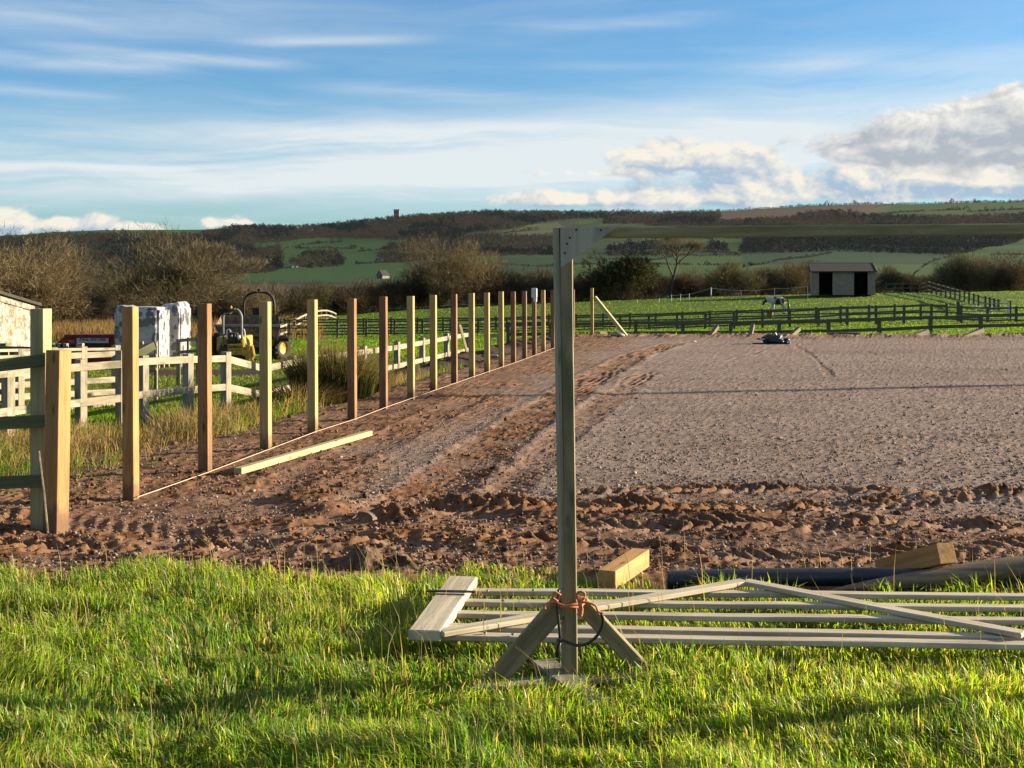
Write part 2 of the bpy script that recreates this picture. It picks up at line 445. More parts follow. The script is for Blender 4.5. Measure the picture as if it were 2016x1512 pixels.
def printed_wrap():
    m, nt, b, out = mat_new('printed_film')
    co = ocoord(nt, (1, 1, 1)); v = nt.nodes.new('ShaderNodeTexVoronoi'); v.inputs['Scale'].default_value = 4.2
    wv = nz(nt, co, 5.0, 3); off = nt.nodes.new('ShaderNodeVectorMath'); off.operation = 'ADD'
    nt.links.new(co, off.inputs[0]); nt.links.new(comb(nt, wv * .16, wv * .12, wv * .2), off.inputs[1])
    nt.links.new(off.outputs[0], v.inputs['Vector'])
    sep = nt.nodes.new('ShaderNodeSeparateColor'); nt.links.new(v.outputs['Color'], sep.inputs[0])
    pick = X(nt, sep.outputs[0]).ss(.40, .44) * (1.0 - X(nt, v.outputs['Distance']).ss(.50, .56))
    dark = mixc(nt, X(nt, sep.outputs[1]), (.055, .055, .072), (.115, .110, .125))
    nt.links.new(mixc(nt, pick * .92, mixc(nt, X(nt, sep.outputs[2]), (.42, .42, .43), (.33, .31, .31)), dark), b.inputs['Base Color'])
    b.inputs['Roughness'].default_value = .28; b.inputs['Specular IOR Level'].default_value = .5
    bump(nt, b, nz(nt, co, 9.0, 4), .03, .6)
    return m
M_['film'] = printed_wrap()

# ------------------------------------------------------------------ terrain
def row_x(Y): return -2.914 + .1896 * (np.asarray(Y, float) - 9.252)
_TP = np.array([-900, 300, 650, 900, 1200, 1500, 1700, 2016, 2900], float)
_TY = np.array([42, 60, 80, 125], float)
_TT = np.array([[714, 710, 706, 700, 690, 688, 686, 684, 684], [690, 684, 680, 675, 668, 664, 662, 658, 655],
                [668, 663, 661, 652, 645, 640, 635, 628, 622], [645, 628, 620, 604, 594, 583, 579, 574, 568]], float)
_TZ = H0 - (_TT - HY) / F * _TY[:, None]

def H(Xc, Yc):
    Xc, Yc = np.broadcast_arrays(np.asarray(Xc, float), np.asarray(Yc, float))
    d = row_x(Yc) - Xc
    zl = np.interp(Yc, [7, 9, 12, 16, 21, 33, 42], [0, -.05, -.18, -.32, -.6, -.78, -1.0])
    near = zl * sstep(.5, 3.0, d)
    px = CX + F * Xc / np.maximum(Yc, 5)
    rows = [np.interp(px, _TP, _TZ[i]) for i in range(4)]
    yc = np.clip(Yc, 42, 125)
    z = np.where(yc < 60, rows[0] + (rows[1] - rows[0]) * (yc - 42) / 18, np.where(yc < 80, rows[1] + (rows[2] - rows[1]) * (yc - 60) / 20, rows[2] + (rows[3] - rows[2]) * (yc - 80) / 45))
    z = z + (fbm(Xc * .12, Yc * .12, 3) - .5) * .22 * sstep(42, 60, Yc)
    z = near + (z - near) * sstep(38.3, 41.5, Yc)
    back = np.interp(Yc, [135, 220, 330, 450], [0, 1, 1, 0])
    z = np.where(Yc > 135, z * (1 - sstep(135, 220, Yc)) + (-7.0) * sstep(135, 220, Yc) * (1 - sstep(330, 450, Yc)) + 1.2 * sstep(330, 450, Yc), z)
    return z
def h1(x, y): return float(H(x, y))

_SK = np.array([(-1200, 475), (-600, 470), (0, 465), (60, 461), (100, 457), (200, 453), (400, 452), (470, 448), (560, 449), (650, 446), (700, 439), (770, 430), (850, 425), (900, 421), (1000, 419),
                (1200, 420), (1300, 421), (1420, 416), (1500, 411), (1600, 405), (1700, 402), (1800, 402), (1900, 399), (2016, 397), (2600, 400), (3200, 410)], float)
HB, HY0, HY1, HP = 557.0, 450.0, 2450.0, .8
def hill_z(px, Y):
    sky = np.interp(px, _SK[:, 0], _SK[:, 1]); t = np.clip((Y - HY0) / (HY1 - HY0), 0, 1)
    py = HB + (sky - HB) * t ** HP
    z = H0 - (py - HY) / F * np.minimum(Y, HY1)
    bumps = (fbm(px * Y / F * .004, Y * .004, 21) - .5) * 14 * np.minimum(t, 1 - t) * 2
    return z + bumps - np.maximum(Y - HY1, 0) * .05
def hill_pt(px, py):
    """world point of the hillside seen at photo pixel (px, py)"""
    sky = np.interp(px, _SK[:, 0], _SK[:, 1]); t = np.clip((HB - py) / (HB - sky), 0.001, 1) ** (1 / HP)
    Y = HY0 + t * (HY1 - HY0)
    return (px - CX) / F * Y, Y, hill_z(px, Y)

def in_poly(px, py, poly):
    px = np.asarray(px); py = np.asarray(py); r = np.zeros(px.shape, bool); n = len(poly)
    for i in range(n):
        (x0, y0), (x1, y1) = poly[i], poly[(i + 1) % n]
        if y0 == y1: continue
        c = ((y0 > py) != (y1 > py)) & (px < (x1 - x0) * (py - y0) / (y1 - y0) + x0); r ^= c
    return r


def attr_ground(name, rough=.95, bscale=9.0, bdist=.03, vary=.35):
    m, nt, b, out = mat_new(name)
    at = nt.nodes.new('ShaderNodeAttribute'); at.attribute_name = 'Col'
    tc = nt.nodes.new('ShaderNodeTexCoord')
    n = nz(nt, tc.outputs['Object'], bscale, 6, .65); n2 = nz(nt, tc.outputs['Object'], bscale * .13, 4, .6)
    f = (n * .6 + n2 * .6 - .1)
    g = nt.nodes.new('ShaderNodeHueSaturation'); nt.links.new(at.outputs['Color'], g.inputs['Color'])
    link(nt, (f * (vary * 2) + (1 - vary)) * ALB, g.inputs['Value'])
    nt.links.new(g.outputs[0], b.inputs['Base Color']); b.inputs['Roughness'].default_value = rough; b.inputs['Specular IOR Level'].default_value = .1
    if bdist: bump(nt, b, n, bdist)
    return m


def lawn_bump(x, y): return (fbm(np.asarray(x) * 1.9, np.asarray(y) * 2.4, 73, 3) - .5) * .03 * sstep(7.0, 6.4, y)


def grid_faces(nr, nc):
    i = np.arange(nr - 1)[:, None] * nc + np.arange(nc - 1)[None, :]
    return np.stack([i, i + 1, i + nc + 1, i + nc], -1).reshape(-1, 4)


def build_ground():
    u = np.concatenate([np.linspace(-1.1, -.5, 30)[:-1], np.linspace(-.5, .5, 420), np.linspace(.5, 1.1, 30)[1:]])
    Y = np.concatenate([np.arange(-8, 2, .5), np.arange(2, 7, .12), np.arange(7, 46, .3), np.arange(46, 140, 1.0), np.geomspace(140, 460, 40)])
    off = np.where(Y < 40, 14.0 * (1 - np.clip(Y, 0, 40) / 40), 0)
    UU, YY = np.meshgrid(u, Y); XX = UU * (np.maximum(YY, 0) + off[:, None])
    ZZ = H(XX, YY) + lawn_bump(XX, YY); ZZ -= .10 * sstep(6.5, 7.0, YY) * sstep(38.2, 37.6, YY) * sstep(2.2, 1.6, row_x(YY) - XX) * sstep(.47 * YY + 3, .47 * YY + 2.6, XX)
    n1 = fbm(XX * .35, YY * .35, 2); n2 = fbm(XX * .05, YY * .05, 8)
    col = np.empty(XX.shape + (3,)); col[:] = (.085, .125, .018)
    col += ((n1 - .5) * .6 + (n2 - .5) * .9)[..., None] * np.array((.05, .035, .008))
    d = row_x(YY) - XX
    arena = (YY > 6.9) & (YY < 38.2) & (d < 1.2); col[arena] = (.17, .095, .055)
    lawn = YY < 6.95; col[lawn] = (.085, .085, .03)
    verge = (YY > 7) & (YY < 23) & (d > .9) & (d < 3.4); col[verge] = (.11, .085, .04)
    soil = (YY > 31.5) & (YY < 35) & (XX / YY > -.32) & (XX / YY < -.2); col[soil] = (.07, .045, .03)
    rough = (YY > 72) & (XX / YY < -.17); col[rough] = (.10, .075, .035)
    far = YY > 128; col[far] = (.07, .06, .03)
    V = np.stack([XX, YY, ZZ], -1).reshape(-1, 3)
    o = np_mesh('ground', V, grid_faces(len(Y), len(u)), attr_ground('pasture_soil'), col=np.clip(col, .005, 1).reshape(-1, 3), smooth=True)
    tag(o, kind='structure')


GREEN, GREEN2, GREEN3 = (.030, .078, .013), (.044, .090, .016), (.020, .052, .014)
PLOUGH, SCRUB, PALE = (.115, .075, .05), (.036, .055, .024), (.085, .10, .038)
FIELDS = [  # colour, outline in photo pixels, farthest first
    (GREEN2, [(-500, 440), (420, 440), (420, 462), (250, 460), (120, 466), (-500, 470)]),
    (GREEN, [(395, 450), (455, 448), (450, 462), (398, 462)]),
    (PLOUGH, [(1390, 430), (1420, 408), (1740, 395), (1720, 412), (1690, 431)]),
    (GREEN2, [(1700, 424), (1745, 396), (2100, 385), (2500, 390), (2500, 430), (2050, 422)]),
    (PALE, [(1690, 424), (1740, 404), (1760, 404), (1730, 426)]),
    (GREEN3, [(1905, 418), (2016, 408), (2200, 410), (2200, 425), (2016, 425)]),
    (GREEN2, [(1135, 434), (1190, 429), (1192, 436), (1140, 441)]),
    (PALE, [(975, 458), (1040, 444), (1100, 438), (1115, 450), (1110, 463), (960, 462)]),
    (GREEN, [(500, 476), (560, 470), (640, 466), (760, 470), (880, 468), (1110, 460), (1110, 470), (800, 480), (770, 500), (720, 520), (520, 520)]),
    (PALE, [(1210, 478), (1280, 470), (1440, 476), (1450, 488), (1320, 500), (1220, 500)]),
    (GREEN2, [(1300, 468), (1460, 470), (1470, 495), (1330, 492)]),
    (GREEN3, [(1120, 500), (1250, 498), (1480, 505), (1470, 522), (1120, 522)]),
    (GREEN2, [(1270, 515), (1330, 502), (1470, 500), (1480, 520), (1270, 522)]),
    (GREEN3, [(700, 525), (800, 507), (960, 505), (1110, 505), (1110, 528), (760, 530)]),
    (GREEN, [(480, 538), (620, 524), (780, 517), (820, 530), (800, 552), (480, 552)]),
    (GREEN3, [(1460, 500), (1640, 492), (1900, 498), (1960, 510), (1960, 532), (1460, 532)]),
    (GREEN, [(1790, 545), (1880, 500), (2016, 470), (2500, 440), (2500, 545)]),
    (GREEN2, [(1120, 520), (2500, 522), (2500, 553), (1120, 553)]),
]


def build_hills():
    u = np.concatenate([np.linspace(-1.1, -.46, 40)[:-1], np.linspace(-.46, .46, 600), np.linspace(.46, 1.1, 40)[1:]])
    Y = np.concatenate([HY0 - 18 + 0 * np.arange(1), HY0 + (HY1 - HY0) * np.linspace(0, 1, 210) ** 1.1, np.array([2520, 2620, 2780, 2900])])
    UU, YY = np.meshgrid(u, Y); PX = CX + F * UU; XX = UU * YY; ZZ = hill_z(PX, YY); ZZ[0] -= 3
    PY = HY - (ZZ - H0) / YY * F
    wob = (fbm(PX * .02, PY * .1, 31) - .5)
    col = np.empty(XX.shape + (3,)); col[:] = SCRUB
    col *= (0.7 + .6 * fbm(PX * .05, PY * .25, 5))[..., None]
    for c, poly in FIELDS:
        k = in_poly(PX + wob * 14, PY + wob * 4, poly); col[k] = c
    o = np_mesh('hills', np.stack([XX, YY, ZZ], -1).reshape(-1, 3), grid_faces(len(Y), len(u)), attr_ground('hillside', bscale=.03, bdist=0, vary=.22), col=col.reshape(-1, 3), smooth=True)
    tag(o, kind='structure')


# woodland on the hillside: crowns scattered in patches of the slope
WOODS = [  # outline, spacing in px across and down, crown radius in px, colours, chance of dark conifer
    ([(400, 458), (470, 444), (560, 446), (650, 442), (700, 436), (768, 428), (850, 421), (900, 418), (1000, 416), (1200, 417), (1300, 419), (1420, 416), (1420, 430), (1410, 441), (1190, 442), (1188, 430), (1140, 431), (1080, 436),
      (1000, 452), (900, 460), (810, 472), (740, 470), (640, 467), (520, 478), (440, 482), (400, 478)], 4.0, 2.2, 3.9, .22),
    ([(770, 482), (820, 468), (870, 462), (940, 460), (1100, 466), (1112, 502), (960, 504), (900, 510), (760, 522), (744, 506)], 5.0, 2.7, 4.7, .18),
    ([(20, 468), (110, 462), (400, 462), (500, 482), (500, 522), (240, 540), (100, 540), (0, 540), (-300, 540), (-300, 472)], 5.5, 2.9, 5.2, .35),
    ([(400, 505), (470, 498), (550, 485), (560, 530), (520, 538), (400, 545)], 6.5, 3.2, 6.0, .2),
    ([(568, 520), (600, 503), (660, 498), (680, 510), (672, 526), (600, 530)], 6, 3, 5.5, .2),
    ([(1190, 492), (1240, 480), (1300, 478), (1330, 492), (1330, 502), (1200, 502)], 6, 3, 5.5, .3),
    ([(1270, 441), (1420, 436), (1560, 428), (1700, 425), (1880, 426), (2000, 424), (2300, 428), (2300, 446), (1270, 448)], 4.5, 2.2, 4.2, .1),
    ([(1560, 428), (1590, 420), (1640, 416), (1700, 424), (1650, 432)], 5.5, 2.6, 5.0, .1),
    ([(1455, 497), (1470, 470), (1700, 462), (1900, 462), (2016, 458), (2120, 446), (2016, 472), (1890, 498), (1860, 500), (1660, 492)], 5, 2.6, 5.0, .75),
    ([(-300, 545), (0, 540), (430, 545), (500, 556), (-300, 556)], 8, 4, 8, .2),
    ([(1380, 494), (1400, 482), (1425, 482), (1440, 496)], 5, 3, 6, .6),
]
HEDGES = [[(1120, 523), (1270, 522), (1460, 524), (1490, 524)], [(480, 540), (600, 524)], [(540, 493), (600, 480), (670, 476)], [(580, 490), (700, 488)], [(705, 500), (790, 492), (850, 490)], [(1270, 517), (1330, 500), (1460, 499)], [(1460, 531), (1560, 508), (1640, 495)],
          [(1790, 548), (1830, 520), (1880, 498), (1930, 486)], [(1300, 470), (1400, 473), (1470, 472)], [(1690, 426), (1760, 420), (1830, 416), (1905, 413)], [(1120, 470), (1190, 470)], [(700, 522), (760, 519), (860, 512)], [(1330, 492), (1450, 497)],
          [(1905, 418), (2016, 412), (2100, 410)], [(1740, 404), (1830, 399), (1930, 397), (2040, 395)], [(1420, 409), (1560, 404), (1640, 402), (1740, 400)], [(1950, 500), (2016, 497), (2100, 490)], [(940, 462), (1000, 458), (1060, 452)], [(960, 520), (1040, 526), (1110, 527)]]


def blob_template(seed, sub=2):
    bm = bmesh.new(); bmesh.ops.create_icosphere(bm, subdivisions=sub, radius=1)
    for v in bm.verts:
        n = mnoise.noise(v.co * 1.9 + Vector((seed * 7.1, 0, 0))) * .45 + mnoise.noise(v.co * 4.5 + Vector((0, seed * 3.3, 0))) * .3
        v.co *= 1 + n
    bm.verts.ensure_lookup_table()
    V = np.array([v.co[:] for v in bm.verts]); Fc = np.array([[v.index for v in f.verts] for f in bm.faces]); bm.free()
    return V, Fc


def soft_crowns():
    m = attr_ground('far_crowns', bscale=.12, bdist=0, vary=.25); nt = m.node_tree
    out = [n for n in nt.nodes if n.type == 'OUTPUT_MATERIAL'][0]; b = [n for n in nt.nodes if n.type == 'BSDF_PRINCIPLED'][0]; src = b.inputs['Base Color'].links[0].from_socket
    tr = nt.nodes.new('ShaderNodeBsdfTranslucent'); nt.links.new(src, tr.inputs['Color']); mx = nt.nodes.new('ShaderNodeMixShader'); mx.inputs[0].default_value = .42
    nt.links.new(b.outputs[0], mx.inputs[1]); nt.links.new(tr.outputs[0], mx.inputs[2]); nt.links.new(mx.outputs[0], out.inputs[0]); return m


def build_woods():
    pts = []
    for poly, sx, sy, r, pc in WOODS:
        xs = [p[0] for p in poly]; ys = [p[1] for p in poly]
        gx, gy_ = np.meshgrid(np.arange(min(xs), max(xs), sx), np.arange(min(ys), max(ys), sy))
        gx = gx.ravel() + rng.uniform(-.5, .5, gx.size) * sx; gy_ = gy_.ravel() + rng.uniform(-.5, .5, gy_.size) * sy
        k = in_poly(gx, gy_, poly)
        for a, b in zip(gx[k], gy_[k]): pts.append((a, b, r * rng.uniform(.65, 1.25), pc))
    for hd in HEDGES:
        for p, q in zip(hd[:-1], hd[1:]):
            L = math.dist(p, q); n = int(L / 2.2)
            for i in range(n):
                t = (i + rng.random()) / n
                if rng.random() < .14: continue
                pts.append((lerp(p[0], q[0], t), lerp(p[1], q[1], t) + rng.normal(0, .4), rng.uniform(1.3, 2.6) * (2.0 if rng.random() < .08 else 1), .45))
    for px in np.arange(1430, 2016, 1.0):     # lone trees on the right-hand ridge
        if rng.random() < (.16 if px > 1860 else .015): pts.append((px, np.interp(px, _SK[:, 0], _SK[:, 1]) + 1, rng.uniform(1.6, 4.2), .2))
    for px in (90, 163, 210, 225, 240, 1558, 1590, 690, 735, 745): pts.append((px, np.interp(px, _SK[:, 0], _SK[:, 1]) + 1.5, rng.uniform(2.5, 4), .2))
    T = []
    for k in range(8):
        nt_ = 64; v = rng.normal(0, 1, (nt_, 3)); v /= np.linalg.norm(v, axis=1)[:, None]; q = v * (rng.random(nt_)[:, None] ** .35) * (1, 1, 1)
        a, b_ = rng.normal(0, 1, (2, nt_, 3)); a /= np.linalg.norm(a, axis=1)[:, None]; b_ /= np.linalg.norm(b_, axis=1)[:, None]
        T.append(np.stack([q + a * .20, q - a * .20, q + b_ * .34], 1).reshape(-1, 3))
    Vs, Cs = [], []
    for i, (px, py, r, pc) in enumerate(pts):
        x, y, z = hill_pt(px, py); rw = r / F * y; V = T[i % 8]
        con = fbm(px * .014 + 3, py * .07, 19, 3) * .8 + rng.random() * .2 < .30 + pc * .55
        hgt = rw * (1.2 if con else .95); a = rng.uniform(0, 6.28); ca, sa = math.cos(a), math.sin(a)
        Vs.append(np.stack([(V[:, 0] * ca - V[:, 1] * sa) * rw, (V[:, 0] * sa + V[:, 1] * ca) * rw, V[:, 2] * hgt], 1) + (x, y, z + hgt * .7))
        pn = fbm(px * .012, py * .05, 17)
        base = np.array((.010, .016, .020)) if con else (np.array((.040, .033, .032)) * (1 - pn) + np.array((.066, .050, .040)) * pn)
        Cs.append(np.repeat((base * rng.uniform(.85, 1.15))[None], len(V), 0))
    Vs = np.concatenate(Vs); o = np_mesh('woodland', Vs, np.arange(len(Vs)).reshape(-1, 3), soft_crowns(), col=np.concatenate(Cs))
    tag(o, 'mixed bare and evergreen woods and hedges covering the distant hillside', 'woodland', kind='stuff')


build_ground(); build_hills(); build_woods()


# ------------------------------------------------------------------ arena surface: gravel over red mud, wheel tracks and spoil
def gpx(p): q = G(*p); return (q.x, q.y)
TRACKS = [  # centre line in ground pixels, width m, mud, depth, lug height
    ([(1010, 978), (1100, 975), (1300, 966), (1500, 964), (1700, 967), (2016, 982), (2400, 1010)], .26, .8, .012, .030),
    ([(700, 1012), (900, 1010), (1100, 1014), (1300, 1012), (1500, 1008), (1700, 998), (2016, 972), (2400, 950)], .36, 1.0, .01, .034),
    ([(1080, 1040), (1180, 1040), (1300, 1042), (1440, 1037), (1550, 1040), (1700, 1030), (2016, 1042), (2400, 1060)], .28, .8, .012, .034),
    ([(-200, 1075), (100, 1080), (400, 1088), (700, 1075), (1000, 1070), (1280, 1085), (1400, 1098), (1600, 1102), (1800, 1092), (2016, 1075), (2400, 1050)], .28, .95, .012, .030),
    ([(640, 1060), (780, 1010), (850, 968), (950, 892), (1050, 822), (1150, 755), (1250, 700), (1330, 676)], .62, .85, .022, .018),
    ([(880, 1040), (1000, 960), (1080, 880), (1180, 800), (1280, 730)], .42, .5, .016, .014),
    ([(-100, 1010), (150, 1040), (350, 1062), (520, 1080)], .5, .9, .015, .020),
    ([(420, 1010), (620, 930), (800, 850), (960, 770)], .5, .45, .014, .010),
    ([(1400, 720), (1500, 690), (1620, 672)], .10, .25, .012, .0), ([(1560, 676), (1600, 700), (1640, 745)], .10, .25, .012, .0),
    ([(1700, 690), (1760, 712), (1900, 740)], .09, .2, .010, .0), 
    ([(1150, 900), (1500, 870), (2016, 850)], .3, .10, .008, .006), ([(1150, 820), (1500, 835), (2016, 880)], .3, .08, .006, .006),
]
MOUNDS = [((985, 1004), .36, .17, .12), ((1090, 1015), .40, .14, .07), ((760, 1025), .30, .17, .10), ((600, 985), .25, .25, .09), ((640, 1010), .2, .2, .08), ((1270, 1004), .60, .15, .085), ((1420, 1020), .5, .15, .06), ((560, 1040), .3, .15, .06), ((870, 1060), .5, .12, .05), ((1010, 1078), .6, .10, .06)]


def arena_fields(XX, YY):
    """mud amount and relief over the arena"""
    mud = np.zeros(XX.shape); rel = np.zeros(XX.shape)
    d = row_x(YY) - XX                                             # left of the post line > 0
    n = fbm(XX * .9, YY * .9, 41); n3 = fbm(XX * 3.5, YY * 3.5, 43); n8 = fbm(XX * 11, YY * 11, 44, 3); n20 = fbm(XX * 27, YY * 27, 45, 3)
    mud = np.maximum(mud, sstep(-2.2, -.4, d + (n - .5) * 2.6) * .85)       # strip beside the posts
    mud = np.maximum(mud, sstep(10.4, 8.7, YY + (n - .5) * 2.4 + np.clip(XX - .5, 0, 3) * .25) * .75)     # churned near end
    mud = np.maximum(mud, sstep(34.5, 36.8, YY + (n - .5) * 3) * .5)
    for pts, w, mk, dep, lug in TRACKS:
        p = np.array([gpx(q) for q in pts]); best = np.full(XX.shape, 9.0); along = np.zeros(XX.shape); side = np.zeros(XX.shape); acc = 0
        sel = (YY > p[:, 1].min() - 1) & (YY < p[:, 1].max() + 1)
        if not sel.any(): continue
        xs, ys = XX[sel], YY[sel]; bb = best[sel]; aa = along[sel]; sd = side[sel]
        for a, b in zip(p[:-1], p[1:]):
            v = b - a; L = np.hypot(*v); t = np.clip(((xs - a[0]) * v[0] + (ys - a[1]) * v[1]) / L ** 2, 0, 1)
            dx = xs - a[0] - t * v[0]; dy = ys - a[1] - t * v[1]; dd = np.hypot(dx, dy); k = dd < bb
            bb = np.where(k, dd, bb); aa = np.where(k, acc + t * L, aa); sd = np.where(k, dx * v[1] - dy * v[0], sd); acc += L
        wob = (n[sel] - .5) * .22
        inn = sstep(w * .62, w * .42, bb + wob) * sstep(.02, .7, aa) * sstep(acc - .02, acc - .7, aa)
        mud[sel] = np.maximum(mud[sel], inn * mk * (.55 + .45 * sstep(.35, .55, n3[sel])))
        ph = (aa + bb * .9 + (n[sel] - .5) * .10) / .135
        lugs = (np.abs((ph % 1) - .5) * 2); lugs = sstep(.35, .75, lugs)
        berm = np.exp(-((bb - w * .55) / .10) ** 2)
        rel[sel] += inn * (-dep + 1.15 * lug * lugs * np.clip(n3[sel] * 2.0 - .2, .25, 1.15)) + berm * .024 * mk * (n3[sel] * 1.4)
    for c, wx, wy, hh in MOUNDS:
        q = G(*c); g = np.exp(-((XX - q.x) / wx) ** 2 - ((YY - q.y) / wy) ** 2); rel += g * hh * .75 * (.7 + .6 * n3); mud = np.maximum(mud, sstep(.15, .5, g))
    clod = (.5 - np.abs(n8 - .5)) * .05 + np.clip(n20 - .45, 0, 1) * .055
    rel += (fbm(XX * .8, YY * .8, 47) - .5) * .025 + clod * (.10 + .62 * mud * sstep(.40, .62, n * .5 + n3 * .5)) + (n20 - .5) * (.015 + .006 * mud)
    return np.clip(mud, 0, 1), rel, n, n3, n20


def build_arena():
    Y = [6.45]
    while Y[-1] < 38.1: Y.append(Y[-1] + max(.014, Y[-1] ** 2 / 2011 * .62))
    Y = np.array(Y); nc = 880
    t = np.linspace(0, 1, nc)
    xl = row_x(Y) - 2.4; xl = np.where(Y < 9, np.minimum(xl, -4.6), xl); xr = .47 * Y + 3
    XX = xl[:, None] + (xr - xl)[:, None] * t[None]; YY = np.repeat(Y[:, None], nc, 1)
    mud, rel, n, n3, n20 = arena_fields(XX, YY)
    edge = sstep(0, .5, XX - xl[:, None]) * sstep(6.45, 6.8, YY)
    d = row_x(YY) - XX
    ZZ = H(XX, YY) + .006 + (rel - .01) * edge - (1 - edge) * .05
    ZZ += .16 * np.clip(n3 - .25, 0, 1) * sstep(36.6, 37.5, YY + (n - .5) * 1.5)
    grav = np.array((.245, .176, .148)); grav2 = np.array((.320, .234, .196)); mudc = np.array((.160, .072, .036)); mud2 = np.array((.270, .138, .072)); wet = np.array((.075, .038, .024))
    g = grav + (grav2 - grav) * np.clip(n3 * .7 + .15 + (n - .5) * .5, 0, 1)[..., None]
    g = g * (.55 + .9 * n20)[..., None]; g = g * (1 - .16 * sstep(.5, .7, fbm(XX * .35, YY * 1.3, 49)))[..., None]
    m = mudc + (mud2 - mudc) * np.clip((n20 - .5) * 2.4 + n, 0, 1)[..., None]
    m = m + (wet - m) * (sstep(.52, .7, n3) * .45)[..., None]
    k = np.clip(mud * (.65 + .7 * n3), 0, 1)[..., None]
    col = g + (m - g) * k
    dry = (sstep(.2, .9, d) * sstep(.4, .62, n3))[..., None] * .5; col = col + (np.array((.24, .17, .085)) - col) * dry
    o = np_mesh('arena_surface', np.stack([XX, YY, ZZ], -1).reshape(-1, 3), grid_faces(len(Y), nc), attr_ground('gravel_and_mud', .95, 46, .010, .40), col=np.clip(col, .01, .7).reshape(-1, 3))
    tag(o, kind='structure')


def ico_scatter(name, mat_, pos, size, cols, label, cat, flat=.65):
    T = []
    for s_ in range(6):
        V, Fc = blob_template(s_ + 20, 1); V = V * rng.uniform(.55, 1.45, (len(V), 1)); T.append((V, Fc))
    n = len(pos); Vs = np.empty((n, 12, 3)); Cs = np.repeat(cols[:, None], 12, 1); Fc = T[0][1]
    a = rng.uniform(0, 6.28, n); sc = size[:, None] * rng.uniform(.55, 1.5, (n, 3)) * (1, 1, flat)
    for s_ in range(6):
        i = np.arange(s_, n, 6); V = T[s_][0]
        x = V[None, :, 0] * sc[i, None, 0]; y = V[None, :, 1] * sc[i, None, 1]; z = V[None, :, 2] * sc[i, None, 2]
        ca, sa = np.cos(a[i])[:, None], np.sin(a[i])[:, None]
        Vs[i] = np.stack([x * ca - y * sa, x * sa + y * ca, z], -1) + pos[i, None]
    Fa = (Fc[None] + (np.arange(n) * 12)[:, None, None]).reshape(-1, 3)
    o = np_mesh(name, Vs.reshape(-1, 3), Fa, mat_, col=Cs.reshape(-1, 3)); tag(o, label, cat, kind='stuff')


def build_stones():
    m = attr_ground('stones_and_clods', .9, 40, .004, .25)
    # stones
    n = 44000
    Yc = 1 / rng.uniform(1 / 26, 1 / 6.95, n); Xc = rng.uniform(-.5, .5, n) * (Yc + 1.5) + .02 * Yc
    mud, rel, nn, n3, n20 = arena_fields(Xc, Yc); d = row_x(Yc) - Xc
    keep = (d < 1.3) & (rng.random(n) < .12 + .88 * (1 - mud))
    Xc, Yc, rel = Xc[keep], Yc[keep], rel[keep]; k = len(Xc)
    sz = rng.uniform(.004, .011, k) * np.where(rng.random(k) < .05, 1.8, 1)
    pos = np.stack([Xc, Yc, H(Xc, Yc) + rel + sz * .2], 1)
    c = np.array((.24, .182, .150)) * rng.uniform(.5, 1.5, k)[:, None]; c[rng.random(k) < .04] = (.36, .315, .27)
    ico_scatter('gravel', m, pos, sz, c, 'loose pale stones strewn over the arena floor', 'gravel')
    # clods of red mud
    n = 60000
    Yc = 1 / rng.uniform(1 / 20, 1 / 6.9, n); Xc = rng.uniform(-.5, .5, n) * (Yc + 1.5)
    mud, rel, nn, n3, n20 = arena_fields(Xc, Yc); d = row_x(Yc) - Xc
    keep = (d < 1.8) & (rng.random(n) < (mud ** 2) * sstep(.35, .6, n3 * .6 + nn * .5) * np.where(Xc > .4, .35, np.where(Xc < -1.0, .40, .65)))
    Xc, Yc, rel = Xc[keep], Yc[keep], rel[keep]; k = len(Xc)
    sz = rng.gamma(1.4, .0034, k) + .003; sz = np.minimum(sz, .026)
    pos = np.stack([Xc, Yc, H(Xc, Yc) + rel + sz * .25], 1)
    c = np.array((.18, .088, .047)) * rng.uniform(.4, 1.6, k)[:, None]
    ico_scatter('mud_clods', m, pos, sz, c, 'broken clods of red mud thrown up along the wheel tracks', 'mud clods', .8)


build_arena(); build_stones()


# ------------------------------------------------------------------ grass
def blades(pos, h, w, lean, az, cols, curl=.5, face=None):
    """each blade: a bent strip of five points; returns verts, faces, colours"""
    n = len(pos); fa = rng.uniform(0, np.pi, n) if face is None else face
    sx, sy = np.cos(fa) * w / 2, np.sin(fa) * w / 2
    lx, ly = np.cos(az) * lean, np.sin(az) * lean
    V = np.empty((n, 5, 3))
    V[:, 0] = pos + np.stack([-sx, -sy, 0 * h], 1); V[:, 1] = pos + np.stack([sx, sy, 0 * h], 1)
    mid = pos + np.stack([lx * h * .3, ly * h * .3, h * .55], 1)
    V[:, 2] = mid + np.stack([-sx * .8, -sy * .8, 0 * h], 1); V[:, 3] = mid + np.stack([sx * .8, sy * .8, 0 * h], 1)
    drop = np.clip(1 - lean * curl * .6, .35, 1)
    V[:, 4] = pos + np.stack([lx * h, ly * h, h * drop], 1)
    base = (np.arange(n) * 5)[:, None, None]
    Fc = (np.array([[0, 1, 3], [0, 3, 2], [2, 3, 4]])[None] + base).reshape(-1, 3)
    return V.reshape(-1, 3), Fc, np.repeat(cols[:, None], 5, 1).reshape(-1, 3)


